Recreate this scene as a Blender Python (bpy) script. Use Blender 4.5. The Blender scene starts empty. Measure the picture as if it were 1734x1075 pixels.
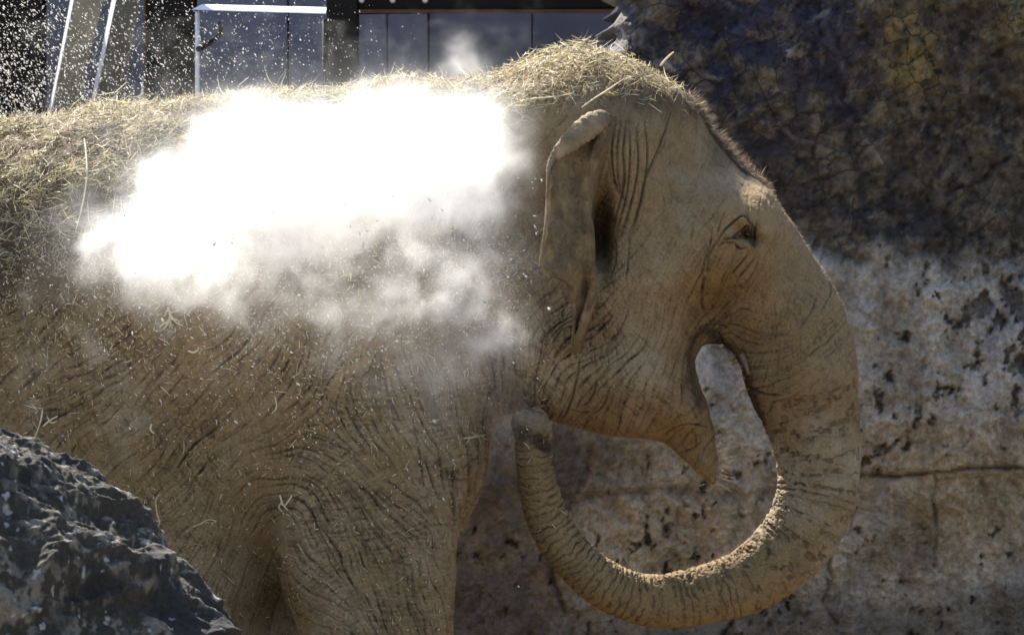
import bpy, bmesh, math, random
import numpy as np
from mathutils import Vector, Matrix

rng = np.random.default_rng(7)
random.seed(7)
scene = bpy.context.scene
COL = scene.collection

# ------------------------------------------------------------------ camera, light
PXM = 0.0016            # metres per photograph pixel in the elephant's mid-plane
DIST = 15.0
CAMZ = 1.7
cam = bpy.data.cameras.new('camera')
cam.sensor_width = 36.0
cam.lens = 36.0 * DIST / (1734 * PXM)
cam.clip_start, cam.clip_end = 0.1, 500.0
cam.dof.use_dof = True
cam.dof.focus_distance = DIST - 0.35
cam.dof.aperture_fstop = 13.0
camo = bpy.data.objects.new('camera', cam)
camo.location = (0, -DIST, CAMZ)
camo.rotation_euler = (math.pi / 2, 0, 0)
COL.objects.link(camo)
scene.camera = camo

SUN = Vector((-0.30, 0.60, 0.72)).normalized()      # towards the sun: high, behind the elephant
elev = math.asin(SUN.z)
azim = math.atan2(SUN.x, SUN.y)
world = bpy.data.worlds.new('World')
scene.world = world
world.use_nodes = True
wn = world.node_tree.nodes
sky = wn.new('ShaderNodeTexSky')
sky.sky_type = 'NISHITA'
sky.sun_disc = False
sky.sun_elevation = elev
sky.sun_rotation = azim
sky.air_density = 1.0
sky.dust_density = 1.5
bg = wn['Background']
bg.inputs['Strength'].default_value = 0.085
world.node_tree.links.new(sky.outputs['Color'], bg.inputs['Color'])
sl = bpy.data.lights.new('sun', 'SUN')
sl.energy = 5.0
sl.angle = math.radians(0.5)
sl.color = (1.0, 0.95, 0.86)
so = bpy.data.objects.new('sun', sl)
so.rotation_euler = (-SUN).to_track_quat('-Z', 'Y').to_euler()
so.location = SUN * 30
COL.objects.link(so)

scene.view_settings.view_transform = 'Standard'
scene.view_settings.look = 'None'
scene.view_settings.exposure = 1.6
scene.view_settings.gamma = 1.0
scene.render.engine = 'CYCLES'
scene.cycles.use_denoising = True
scene.cycles.max_bounces = 14
scene.cycles.diffuse_bounces = 4
scene.cycles.volume_bounces = 8
scene.cycles.volume_step_rate = 3.0
scene.cycles.use_adaptive_sampling = True
scene.cycles.adaptive_threshold = 0.02
scene.cycles.transparent_max_bounces = 8
scene.cycles.sample_clamp_indirect = 8.0

# ------------------------------------------------------------------ helpers
def P(px, py, y=0.0):
    """world point seen at photograph pixel (px, py) when it stands at depth y"""
    k = PXM * (DIST + y) / DIST
    return Vector(((px - 867) * k, y, CAMZ + (537.5 - py) * k))

def X_(px): return (px - 867) * PXM
def Z_(py): return CAMZ + (537.5 - py) * PXM

def link(o, parent=None):
    COL.objects.link(o)
    if parent is not None:
        o.parent = parent
    return o

def mesh_obj(name, verts, faces, mat=None, parent=None, smooth=True):
    me = bpy.data.meshes.new(name)
    me.from_pydata([tuple(v) for v in verts], [], [tuple(f) for f in faces])
    if smooth and len(me.polygons):
        me.polygons.foreach_set('use_smooth', np.ones(len(me.polygons), dtype=bool))
    me.update()
    o = bpy.data.objects.new(name, me)
    if mat: me.materials.append(mat)
    return link(o, parent)

def np_mesh(name, V, F, mat=None, parent=None, smooth=True):
    """V (n,3), F (m,k) with k 3 or 4, fast path"""
    me = bpy.data.meshes.new(name)
    V = np.asarray(V, dtype=np.float32); F = np.asarray(F, dtype=np.int32)
    m, k = F.shape
    me.vertices.add(len(V)); me.vertices.foreach_set('co', V.ravel())
    me.loops.add(m * k); me.loops.foreach_set('vertex_index', F.ravel())
    me.polygons.add(m)
    me.polygons.foreach_set('loop_start', np.arange(0, m * k, k, dtype=np.int32))
    me.polygons.foreach_set('use_smooth', np.full(m, smooth, dtype=bool))
    me.update(calc_edges=True)
    o = bpy.data.objects.new(name, me)
    if mat: me.materials.append(mat)
    return link(o, parent)

def set_attr(me, name, arr):
    a = me.attributes.new(name, 'FLOAT', 'POINT')
    a.data.foreach_set('value', np.asarray(arr, dtype=np.float32))

def tag(o, label=None, cat=None, group=None, kind=None):
    if label: o['label'] = label
    if cat: o['category'] = cat
    if group: o['group'] = group
    if kind: o['kind'] = kind
    return o

def empty(name, loc=(0, 0, 0)):
    o = bpy.data.objects.new(name, None)
    o.location = loc
    o.empty_display_size = 0.2
    return link(o)

# -- numpy gradient noise
_T = np.random.default_rng(99).random(65536).astype(np.float32) * 2 - 1
def vnoise(p, seed=0):
    p = np.asarray(p, dtype=np.float32)
    i = np.floor(p)
    f = p - i
    i = i.astype(np.int32)
    u = f * f * (3 - 2 * f)
    hx = (i[:, 0] * 7919 + seed * 3571, i[:, 0] * 7919 + 7919 + seed * 3571)
    hy = (i[:, 1] * 31337, i[:, 1] * 31337 + 31337)
    hz = (i[:, 2] * 52711, i[:, 2] * 52711 + 52711)
    ux, uy, uz = u[:, 0], u[:, 1], u[:, 2]
    r = []
    for a in (0, 1):
        for b in (0, 1):
            h = hx[a] ^ hy[b]
            t0 = _T[((h ^ hz[0]) * 40503 >> 3) & 65535]; t1 = _T[((h ^ hz[1]) * 40503 >> 3) & 65535]
            r.append(t0 + (t1 - t0) * uz)
    r0 = r[0] + (r[1] - r[0]) * uy; r1 = r[2] + (r[3] - r[2]) * uy
    return r0 + (r1 - r0) * ux

def fbm(p, scale, octaves=4, gain=0.5, seed=0):
    p = np.asarray(p, dtype=np.float32) * scale
    a, r, t = 1.0, 0, 0.0
    for o in range(octaves):
        r = r + a * vnoise(p + o * 17.31, seed + o)
        t += a
        a *= gain
        p = p * 2.03
    return r / t

def ridged(p, scale, octaves=4, gain=0.5, seed=0):
    p = np.asarray(p, dtype=np.float32) * scale
    a, r, t = 1.0, 0, 0.0
    for o in range(octaves):
        r = r + a * (1 - np.abs(vnoise(p + o * 11.7, seed + o)) * 2)
        t += a
        a *= gain
        p = p * 2.07
    return r / t

def sstep(a, b, x):
    t = np.clip((x - a) / (b - a), 0, 1)
    return t * t * (3 - 2 * t)

# ------------------------------------------------------------------ material helpers
class NT:
    def __init__(self, name):
        self.m = bpy.data.materials.new(name)
        self.m.use_nodes = True
        self.t = self.m.node_tree
        self.n = self.t.nodes
        self.b = self.n.get('Principled BSDF')
        self.out = self.n.get('Material Output')
    def new(self, kind, **kw):
        nd = self.n.new(kind)
        for k, v in kw.items():
            if hasattr(nd, k): setattr(nd, k, v)
            else: nd.inputs[k].default_value = v
        return nd
    def lk(self, a, b): self.t.links.new(a, b)
    def set(self, sock, v):
        if isinstance(v, bpy.types.NodeSocket): self.lk(v, sock)
        else: sock.default_value = v
    def math(self, op, a, b=0.0, clamp=False):
        nd = self.n.new('ShaderNodeMath'); nd.operation = op; nd.use_clamp = clamp
        self.set(nd.inputs[0], a); self.set(nd.inputs[1], b)
        return nd.outputs[0]
    def mix(self, f, a, b, blend='MIX'):
        nd = self.n.new('ShaderNodeMix'); nd.data_type = 'RGBA'; nd.blend_type = blend
        self.set(nd.inputs[0], f); self.set(nd.inputs[6], a); self.set(nd.inputs[7], b)
        return nd.outputs[2]
    def noise(self, scale, detail=4, rough=0.55, vec=None, dist=0.0):
        nd = self.n.new('ShaderNodeTexNoise')
        nd.inputs['Scale'].default_value = scale; nd.inputs['Detail'].default_value = detail
        nd.inputs['Roughness'].default_value = rough; nd.inputs['Distortion'].default_value = dist
        if vec is not None: self.lk(vec, nd.inputs['Vector'])
        return nd.outputs[0]
    def ramp(self, f, lo, hi, a=0.0, b=1.0):
        nd = self.n.new('ShaderNodeMapRange'); nd.clamp = True
        self.set(nd.inputs['Value'], f)
        nd.inputs['From Min'].default_value = lo; nd.inputs['From Max'].default_value = hi
        nd.inputs['To Min'].default_value = a; nd.inputs['To Max'].default_value = b
        return nd.outputs[0]
    def attr(self, name):
        nd = self.n.new('ShaderNodeAttribute'); nd.attribute_name = name
        return nd.outputs['Fac']
    def obj(self):
        return self.n.new('ShaderNodeTexCoord').outputs['Object']
    def bump(self, h, dist, strength=1.0, normal=None):
        nd = self.n.new('ShaderNodeBump')
        nd.inputs['Distance'].default_value = dist; nd.inputs['Strength'].default_value = strength
        self.lk(h, nd.inputs['Height'])
        if normal is not None: self.lk(normal, nd.inputs['Normal'])
        return nd.outputs[0]
    def color(self, c): self.set(self.b.inputs['Base Color'], c)

def rgb(r, g, b): return (r, g, b, 1.0)

def simple_mat(name, c, rough=0.7, var=0.25, scale=8.0, bump=0.0, metal=0.0):
    t = NT(name)
    v = t.obj()
    n = t.noise(scale, 6, 0.6, v)
    dark = rgb(*[x * (1 - var) for x in c]); light = rgb(*[min(1, x * (1 + var)) for x in c])
    t.color(t.mix(t.ramp(n, 0.3, 0.7), dark, light))
    t.b.inputs['Roughness'].default_value = rough
    t.b.inputs['Metallic'].default_value = metal
    t.b.inputs['Specular IOR Level'].default_value = 0.15
    if bump:
        t.lk(t.bump(t.noise(scale * 6, 5, 0.6, v), bump), t.b.inputs['Normal'])
    return t.m

# skin
def skin_material(name='elephant_skin', thin=False):
    t = NT(name)
    v = t.obj()
    big = t.noise(3.2, 4, 0.55, v)
    mid = t.noise(14.0, 5, 0.6, v)
    fine = t.noise(160.0, 4, 0.6, v)
    base = t.mix(t.ramp(big, 0.35, 0.65), rgb(0.225, 0.143, 0.060), rgb(0.295, 0.212, 0.118))
    base = t.mix(t.ramp(mid, 0.45, 0.68, 0, 0.7), base, rgb(0.165, 0.112, 0.056))
    base = t.mix(t.ramp(fine, 0.42, 0.66, 0.0, 0.30), base, rgb(0.40, 0.31, 0.19))
    base = t.mix(t.attr('pale'), base, rgb(0.43, 0.36, 0.265))
    base = t.mix(t.attr('ochre'), base, rgb(0.33, 0.21, 0.085))
    base = t.mix(t.attr('dirt_shade'), base, rgb(0.055, 0.038, 0.026))
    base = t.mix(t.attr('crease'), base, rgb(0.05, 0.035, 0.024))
    t.color(base)
    t.b.inputs['Roughness'].default_value = 0.88
    t.b.inputs['Specular IOR Level'].default_value = 0.25
    vor = t.new('ShaderNodeTexVoronoi', feature='DISTANCE_TO_EDGE', Scale=85.0)
    wv = t.new('ShaderNodeVectorMath', operation='ADD')
    sc = t.new('ShaderNodeVectorMath', operation='SCALE'); sc.inputs['Scale'].default_value = 0.03
    nz = t.new('ShaderNodeTexNoise', Scale=30.0)
    t.lk(nz.outputs['Color'], sc.inputs[0]); t.lk(v, wv.inputs[0]); t.lk(sc.outputs[0], wv.inputs[1])
    t.lk(wv.outputs[0], vor.inputs['Vector'])
    h = t.math('ADD', t.math('MULTIPLY', t.ramp(vor.outputs['Distance'], 0, 0.12), 0.5), t.math('MULTIPLY', fine, 0.9))
    t.lk(t.bump(h, 0.0032, 0.9), t.b.inputs['Normal'])
    if thin:                                    # the thin rim of the ear lets light through
        tr = t.new('ShaderNodeBsdfTranslucent'); tr.inputs['Color'].default_value = (0.85, 0.7, 0.52, 1)
        ms = t.new('ShaderNodeMixShader'); t.lk(t.attr('thin'), ms.inputs[0])
        t.lk(t.b.outputs[0], ms.inputs[1]); t.lk(tr.outputs[0], ms.inputs[2]); t.lk(ms.outputs[0], t.out.inputs['Surface'])
    return t.m

SKIN = skin_material()
EARSKIN = skin_material('ear_skin', True)

def straw_material(name, a, b, c, trans=0.35):
    t = NT(name)
    r = t.attr('tint')
    col = t.mix(t.ramp(r, 0.0, 0.55), a, b)
    col = t.mix(t.ramp(r, 0.55, 1.0), col, c)
    t.color(col)
    t.b.inputs['Roughness'].default_value = 0.6
    tr = t.new('ShaderNodeBsdfTranslucent'); t.lk(col, tr.inputs['Color'])
    ms = t.new('ShaderNodeMixShader'); ms.inputs[0].default_value = trans
    t.lk(t.b.outputs[0], ms.inputs[1]); t.lk(tr.outputs[0], ms.inputs[2])
    t.lk(ms.outputs[0], t.out.inputs['Surface'])
    return t.m

HAY = straw_material('hay', rgb(0.10, 0.078, 0.045), rgb(0.42, 0.345, 0.18), rgb(0.78, 0.71, 0.50))
CHAFF = straw_material('chaff', rgb(0.45, 0.36, 0.2), rgb(0.62, 0.52, 0.33), rgb(0.8, 0.74, 0.58))
MOTE = straw_material('mote', rgb(0.72, 0.7, 0.66), rgb(0.8, 0.79, 0.76), rgb(0.86, 0.85, 0.83), 0.5)
HAIR = straw_material('hair', rgb(0.10, 0.07, 0.05), rgb(0.25, 0.19, 0.13), rgb(0.5, 0.42, 0.32), 0.3)


def catmull(pts, n=6, closed=False):
    pts = np.asarray(pts, dtype=np.float64)
    m = len(pts)
    out = []
    rngi = range(m if closed else m - 1)
    for i in rngi:
        if closed:
            p0, p1, p2, p3 = pts[(i - 1) % m], pts[i], pts[(i + 1) % m], pts[(i + 2) % m]
        else:
            p0, p1, p2, p3 = pts[max(i - 1, 0)], pts[i], pts[i + 1], pts[min(i + 2, m - 1)]
        for t in np.arange(n) / n:
            out.append(0.5 * ((2 * p1) + (-p0 + p2) * t + (2 * p0 - 5 * p1 + 4 * p2 - p3) * t * t + (-p0 + 3 * p1 - 3 * p2 + p3) * t ** 3))
    if not closed: out.append(pts[-1])
    return np.array(out)

def tube(name, pts, rad, mat, parent, ring=10, seed=None):
    pts = np.asarray(pts, dtype=float); rad = np.asarray(rad, dtype=float)
    tg = np.gradient(pts, axis=0); tg /= np.linalg.norm(tg, axis=1, keepdims=True) + 1e-9
    ref = np.array([0, 1, 0.1]); a = np.cross(tg, ref); a /= np.linalg.norm(a, axis=1, keepdims=True) + 1e-9
    b = np.cross(tg, a)
    an = np.linspace(0, 2 * math.pi, ring, endpoint=False)
    T = pts[:, None] + (a[:, None] * np.cos(an)[None, :, None] + b[:, None] * np.sin(an)[None, :, None]) * rad[:, None, None]
    m = len(pts); ig = np.arange(m * ring).reshape(m, ring)
    Q_ = np.stack([ig[:-1], ig[1:], np.roll(ig[1:], -1, 1), np.roll(ig[:-1], -1, 1)], -1).reshape(-1, 4)
    faces = [tuple(q) for q in Q_] + [tuple(ig[0]), tuple(ig[-1][::-1])]
    return mesh_obj(name, T.reshape(-1, 3), faces, mat, parent)
# ------------------------------------------------------------------ setting
def ground_mat():
    t = NT('sand'); v = t.obj()
    n = t.noise(0.8, 8, 0.6, v); f = t.noise(25, 6, 0.65, v)
    c = t.mix(t.ramp(n, 0.3, 0.7), rgb(0.155, 0.105, 0.052), rgb(0.205, 0.148, 0.08))
    c = t.mix(t.ramp(f, 0.45, 0.75, 0, 0.5), c, rgb(0.15, 0.115, 0.075))
    t.color(c); t.b.inputs['Roughness'].default_value = 0.95
    t.lk(t.bump(f, 0.03), t.b.inputs['Normal'])
    return t.m
gv = []
ng = 60
for j in range(ng + 1):
    for i in range(ng + 1):
        x = -9 + 18 * i / ng; y = -18 + 26 * j / ng
        if i in (0, ng): x *= 18
        if j == 0: y = -160
        if j == ng: y = 160
        z = -0.004 + 0.012 * math.sin(x * 2.1 + y) * math.sin(y * 1.7) - 0.012
        gv.append((x, y, z))
gf = [(j * (ng + 1) + i, j * (ng + 1) + i + 1, (j + 1) * (ng + 1) + i + 1, (j + 1) * (ng + 1) + i) for j in range(ng) for i in range(ng)]
tag(mesh_obj('ground', gv, gf, ground_mat()), kind='structure')

# ---- cast rock wall behind the elephant
def color_attr(me, name, arr):
    a = me.attributes.new(name, 'FLOAT_COLOR', 'POINT')
    c = np.ones((len(arr), 4), dtype=np.float32); c[:, :3] = arr
    a.data.foreach_set('color', c.ravel())

def lerp(a, b, t): return a + (np.asarray(b) - a) * t[:, None]

def gauss(u, v, cx, cy, sx, sy): return np.exp(-((u - cx) / sx) ** 2 * 0.5 - ((v - cy) / sy) ** 2 * 0.5)

def polyline_dist(u, v, pts):
    d = np.full(len(u), 1e9, dtype=np.float32)
    for (ax, ay), (bx, by) in zip(pts[:-1], pts[1:]):
        ex, ey = bx - ax, by - ay
        t = np.clip(((u - ax) * ex + (v - ay) * ey) / (ex * ex + ey * ey), 0, 1)
        d = np.minimum(d, np.hypot(u - ax - t * ex, v - ay - t * ey))
    return d

def build_rock_wall():
    WY = 2.0
    kk = PXM * (DIST + WY) / DIST
    zpy = lambda z: 537.5 - (z - CAMZ) / kk
    us = np.concatenate([np.linspace(0, 1, 361)])
    py = np.concatenate([np.linspace(zpy(3.75), -10, 60), np.linspace(-6, 1085, 330), np.linspace(1092, zpy(-0.15), 60)])
    # left boundary of the wall steps out to the left as it goes down
    lb = np.interp(py, [-900, -60, 20, 60, 110, 200, 420, 700, 1500], [1052, 1046, 1040, 1046, 1030, 960, 760, 640, 600])
    un = np.concatenate([np.linspace(0, 0.74, 380), np.linspace(0.743, 1, 50)])
    Uu, Pp = np.meshgrid(un, py)
    Lb = lb[:, None] + 6 * np.sin(py / 9.0)[:, None] + 7 * np.sin(py / 23.0 + 1)[:, None]
    right = 2150.0
    PXs = Lb + (right - Lb) * Uu
    u = PXs.ravel(); v = Pp.ravel()
    x = (u - 867) * kk; z = CAMZ + (537.5 - v) * kk
    p = np.stack([x, z, 0 * x], 1).astype(np.float32)
    n1 = fbm(p, 1.3, 4, 0.5, 201); n2 = fbm(p, 5.0, 5, 0.55, 203); n3 = fbm(p, 18.0, 4, 0.6, 205); n4 = fbm(p, 60.0, 3, 0.65, 207); n5 = fbm(p + np.stack([n3, n2, n3], 1) * 0.02, 40.0, 4, 0.7, 208)
    wx = p + np.stack([n2, n3, 0 * n2], 1) * 0.06
    rd = ridged(wx, 4.5, 4, 0.55, 209)
    st = fbm(p * np.array([1.0, 0.28, 1.0]), 14.0, 4, 0.6, 211)          # streaks running down
    pit = fbm(p * np.array([1.0, 0.7, 1]) + np.stack([n4, n4, n4], 1) * 0.012, 34.0, 4, 0.62, 213) + 0.40 * fbm(p, 4.0, 3, 0.5, 215) + 0.20 * sstep(1400, 1540, u) * sstep(800, 740, v) - 0.10 - 0.16 * gauss(u, v, 1180, 780, 170, 140)
    lower = sstep(380, 470, v + 55 * n2 + 30 * n3 - 26 * sstep(1480, 1700, u) + 26 * sstep(1420, 1330, u))
    pitm = sstep(0.16, 0.42, pit) * lower
    d = 0.10 * n1 + 0.055 * n2 + 0.024 * n3 + 0.010 * n4 + 0.012 * n5 - pitm * 0.026 + 0.012 * rd
    # ledge and cracks one can follow
    nz = 5 * fbm(np.stack([u * 0.05, v * 0.05, 0 * u], 1), 1.0, 3, 0.5, 219)
    ledge = [(1450, 805), (1520, 806), (1560, 800), (1610, 793), (1680, 790), (1760, 793), (1900, 800)]
    cr = np.zeros(len(u))
    for pts, wd, dep in [(ledge, 3.0, 0.7), ([(900, 850), (1000, 838), (1120, 828), (1220, 840), (1320, 832), (1460, 806)], 9, .35), ([(1440, 745), (1436, 800), (1445, 850), (1442, 905)], 3, .2),
                         ([(1580, 800), (1578, 850), (1588, 900), (1586, 960)], 3, .28), ([(1405, 930), (1410, 980), (1395, 1020), (1420, 1060)], 3, .35), ([(1000, 760), (985, 820), (960, 860)], 6, .3),
                         ([(940, 920), (935, 980), (960, 1040)], 5, .5), ([(1600, 330), (1650, 310), (1700, 270)], 3, .5)]:
        cr = np.maximum(cr, dep * np.exp(-(polyline_dist(u + nz, v + nz, pts) / wd) ** 2))
    d = d - cr * 0.045
    d = d + 0.03 * sstep(812, 790, v + nz) * sstep(1300, 1500, u) + 0.10 * sstep(1000, 700, v) - 0.05 * sstep(930, 1050, v)
    veins = np.clip((ridged(p + np.stack([n3, n2, 0 * n2], 1) * 0.05, 5.5, 2, 0.4, 221) - 0.84) * 11, 0, 1) * (1 - lower) * sstep(-0.05, 0.25, fbm(p, 2.6, 2, .5, 223)) * sstep(1520, 1380, u)
    d = d + veins * 0.008
    edge = np.clip((u - Lb.repeat(un.size, 1).ravel() if False else u - np.repeat(Lb.ravel(), un.size)) * kk, 0, 10)
    y = WY - d + 0.16 * np.exp(-edge / 0.035)
    Vw = np.stack([x, y, z], 1)
    # colours: stains of the rock, and a sunlit edge painted in
    C = np.tile(np.array([0.46, 0.41, 0.335]), (len(u), 1))
    C = lerp(C, (0.64, 0.60, 0.53), np.clip(0.6 + 1.0 * n2 + 0.6 * st + 0.9 * gauss(u, v, 1240, 690, 90, 120), 0, 1) * 0.88)
    C = lerp(C, (0.50, 0.375, 0.215), np.clip(gauss(u, v, 1550, 760, 200, 70) * 0.7 + gauss(u, v, 1150, 900, 180, 60) * .8 + gauss(u, v, 1640, 880, 120, 60) * .7 + n2 * 0.4, 0, 1) * 0.75)
    C = lerp(C, (0.36, 0.35, 0.37), sstep(0.05, 0.5, fbm(p * np.array([1, .5, 1]), 7.0, 4, .55, 225)) * 0.65 * (1 - 0.8 * gauss(u, v, 1240, 690, 80, 130)))
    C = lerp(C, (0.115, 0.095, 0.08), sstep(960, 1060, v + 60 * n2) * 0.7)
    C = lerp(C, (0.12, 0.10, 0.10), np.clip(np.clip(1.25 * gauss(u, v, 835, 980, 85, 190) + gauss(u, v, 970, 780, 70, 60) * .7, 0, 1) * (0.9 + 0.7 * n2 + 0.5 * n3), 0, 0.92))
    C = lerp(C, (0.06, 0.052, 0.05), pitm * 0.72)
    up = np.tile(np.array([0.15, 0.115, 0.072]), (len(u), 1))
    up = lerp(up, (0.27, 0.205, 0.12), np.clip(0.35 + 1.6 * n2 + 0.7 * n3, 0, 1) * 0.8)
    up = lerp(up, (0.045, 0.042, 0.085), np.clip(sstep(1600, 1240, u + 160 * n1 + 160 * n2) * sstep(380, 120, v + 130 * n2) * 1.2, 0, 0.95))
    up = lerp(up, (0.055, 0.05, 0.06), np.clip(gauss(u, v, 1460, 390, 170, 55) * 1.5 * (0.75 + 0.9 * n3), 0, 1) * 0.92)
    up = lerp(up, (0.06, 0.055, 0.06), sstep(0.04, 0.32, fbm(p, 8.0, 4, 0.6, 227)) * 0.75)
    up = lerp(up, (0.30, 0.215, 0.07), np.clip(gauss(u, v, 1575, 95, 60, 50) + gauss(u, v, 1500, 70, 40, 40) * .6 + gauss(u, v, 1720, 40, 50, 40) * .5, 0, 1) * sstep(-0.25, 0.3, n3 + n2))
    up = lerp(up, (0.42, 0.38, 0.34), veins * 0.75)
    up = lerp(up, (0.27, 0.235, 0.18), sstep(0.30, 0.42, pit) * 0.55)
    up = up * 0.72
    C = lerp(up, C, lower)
    C = lerp(C, (0.09, 0.075, 0.07), np.clip(cr * 1.0, 0, 0.7))
    C = lerp(C, (0.36, 0.335, 0.315), np.exp(-edge / 0.05) * sstep(-0.3, 0.1, n3) * sstep(300, 120, v) * 0.8)  # pale upper left edge paints in the sun that catches it
    flake = sstep(0.10, 0.17, fbm(p, 16.0, 5, 0.65, 231) + 0.4 * n2) * (1 - lower)
    C = lerp(C, (0.20, 0.16, 0.10), flake * 0.5)
    dk = np.clip((ridged(p + np.stack([n3, n4, n3], 1) * 0.03, 11.0, 3, 0.6, 233) - 0.80) * 9, 0, 1) * (0.25 + 0.75 * (1 - lower)) * sstep(-0.2, 0.2, n2)
    C = lerp(C, (0.035, 0.03, 0.03), dk * 0.75)
    C = C * np.clip(1 + (0.30 + 0.3 * (1 - lower)) * n4 + (0.25 + 0.25 * (1 - lower)) * n3 + 0.55 * st + (0.8 * (1 - lower) + 0.1) * n5, 0.25, 2.3)[:, None]
    nr, nc = len(py), len(un)
    ig = np.arange(nr * nc).reshape(nr, nc)
    Qf = np.stack([ig[:-1, :-1], ig[:-1, 1:], ig[1:, 1:], ig[1:, :-1]], -1).reshape(-1, 4)[:, ::-1]
    # returns: left side, top and back so that the wall has its thickness
    loop = np.concatenate([ig[::-1, 0], ig[0, 1:], ig[1:, -1]])
    bk = Vw[loop].copy(); bk[:, 1] = WY + 0.75; bk[:, 0] += 0.05 * np.sin(np.arange(len(loop)) * .7)
    b0 = len(Vw)
    j = np.arange(len(loop) - 1)
    Qr = np.stack([loop[j], loop[j + 1], b0 + j + 1, b0 + j], 1)
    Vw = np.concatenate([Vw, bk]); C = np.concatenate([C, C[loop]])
    t = NT('cast_rock'); vo = t.obj()
    at = t.n.new('ShaderNodeAttribute'); at.attribute_name = 'rock_tone'
    f = t.noise(70, 6, 0.65, vo); g = t.noise(260, 3, 0.6, vo)
    col = t.mix(0.8, at.outputs['Color'], t.mix(t.ramp(f, 0.3, 0.7), rgb(.5, .5, .5), rgb(1.35, 1.3, 1.25)), 'MULTIPLY')
    wv = t.new('ShaderNodeVectorMath', operation='ADD'); sc = t.new('ShaderNodeVectorMath', operation='SCALE'); sc.inputs['Scale'].default_value = 0.10
    nzv = t.new('ShaderNodeTexNoise', Scale=9.0, Detail=5.0)
    t.lk(nzv.outputs['Color'], sc.inputs[0]); t.lk(vo, wv.inputs[0]); t.lk(sc.outputs[0], wv.inputs[1])
    v1 = t.new('ShaderNodeTexVoronoi', feature='DISTANCE_TO_EDGE', Scale=13.0); t.lk(wv.outputs[0], v1.inputs['Vector'])
    v2 = t.new('ShaderNodeTexVoronoi', feature='F1', Scale=13.0); t.lk(wv.outputs[0], v2.inputs['Vector'])
    sepc = t.new('ShaderNodeSeparateColor'); t.lk(v2.outputs['Color'], sepc.inputs[0])
    upa = t.attr('rough')
    cell = t.ramp(sepc.outputs[0], 0, 1, 0.62, 1.4)
    col = t.mix(t.math('MULTIPLY', upa, 0.9), col, t.mix(1.0, col, cell, 'MULTIPLY'))
    crk = t.math('MULTIPLY', t.ramp(v1.outputs['Distance'], 0.0, 0.035, 1, 0), t.math('MULTIPLY', upa, 0.75))
    col = t.mix(crk, col, rgb(0.02, 0.018, 0.018))
    t.color(col)
    t.b.inputs['Roughness'].default_value = 0.9
    h = t.math('ADD', f, t.math('MULTIPLY', g, 0.5))
    h = t.math('ADD', h, t.math('MULTIPLY', t.math('MULTIPLY', t.ramp(v1.outputs['Distance'], 0.0, 0.06), sepc.outputs[1]), t.math('MULTIPLY', upa, 1.0)))
    t.lk(t.bump(h, 0.02, 0.9), t.b.inputs['Normal'])
    o = np_mesh('rock_wall', Vw, np.concatenate([Qf, Qr]), t.m)
    color_attr(o.data, 'rock_tone', np.clip(C, 0.01, 1))
    rg = np.clip((1 - lower) * 0.9 + 0.08, 0, 1) * sstep(-0.35, 0.2, n2 + 0.5 * n3); set_attr(o.data, 'rough', np.concatenate([rg, rg[loop]]))
    tag(o, 'stained brown and grey cast rock wall rising behind the elephant', 'wall')
build_rock_wall()

# ---- steel frame and panels behind the back of the elephant
PANEL = simple_mat('blue_grey_panel', (0.12, 0.13, 0.175), 0.95, 0.2, 2.5, 0.004)
PANEL2 = simple_mat('pale_blue_grey_panel', (0.165, 0.178, 0.23), 0.95, 0.2, 2.5, 0.004)
BLACK = simple_mat('black_steel', (0.010, 0.009, 0.009), 0.65, 0.3, 6, 0.002)
OLIVE = simple_mat('olive_streak', (0.27, 0.255, 0.20), 0.8, 0.25, 9, 0.003)
WHITE = simple_mat('white_paint', (0.78, 0.78, 0.82), 0.5, 0.08, 14, 0.001)
BRASS = simple_mat('brown_edge', (0.10, 0.06, 0.03), 0.6)

def box_mesh(name, corners8, mat, parent=None, bev=0.006):
    bm = bmesh.new()
    vs = [bm.verts.new(c) for c in corners8]
    for f in ((0, 1, 2, 3), (7, 6, 5, 4), (0, 4, 5, 1), (1, 5, 6, 2), (2, 6, 7, 3), (3, 7, 4, 0)):
        bm.faces.new([vs[i] for i in f])
    bmesh.ops.recalc_face_normals(bm, faces=bm.faces)
    if bev: bmesh.ops.bevel(bm, geom=bm.edges[:], offset=bev, segments=2, affect='EDGES', clamp_overlap=True)
    me = bpy.data.meshes.new(name); bm.to_mesh(me); bm.free()
    me.materials.append(mat)
    return link(bpy.data.objects.new(name, me), parent)

def slab(name, x0, x1, y0, y1, z0, z1, mat, parent=None, bev=0.006):
    return box_mesh(name, [(x0, y0, z0), (x1, y0, z0), (x1, y1, z0), (x0, y1, z0), (x0, y0, z1), (x1, y0, z1), (x1, y1, z1), (x0, y1, z1)], mat, parent, bev)

ZT = 2.98
def post(px0, px1, y, label, red=False):
    r = empty('steel_post', (P((px0 + px1) / 2, 0, y).x, y, 0))
    tag(r, label, 'post', 'dark steel posts of the barrier')
    x0, x1 = P(px0, 0, y).x - r.location.x, P(px1, 0, y).x - r.location.x
    w = x1 - x0
    t_ = 0.018
    slab('flange', x0, x1, 0, t_, -0.1, ZT + 0.04, BLACK, r, 0.003)
    slab('flange', x0, x1, 0.20, 0.20 + t_, -0.1, ZT + 0.04, BLACK, r, 0.003)
    slab('web', (x0 + x1) / 2 - 0.01, (x0 + x1) / 2 + 0.01, t_, 0.20, -0.1, ZT + 0.04, BLACK, r, 0)
    slab('base_plate', x0 - 0.05, x1 + 0.05, -0.06, 0.28, -0.02, 0.02, BLACK, r, 0.003)
    if red: slab('edge_strip', x0 - 0.008, x0 - 0.001, -0.002, 0.016, 0.0, ZT, BRASS, r, 0)
    return r
post(-70, 70, 3.6, 'broad black steel post at the far left, speckled by flying chaff')
post(247, 328, 3.6, 'black steel post between the slanted light streaks and the white gate', True)
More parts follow.
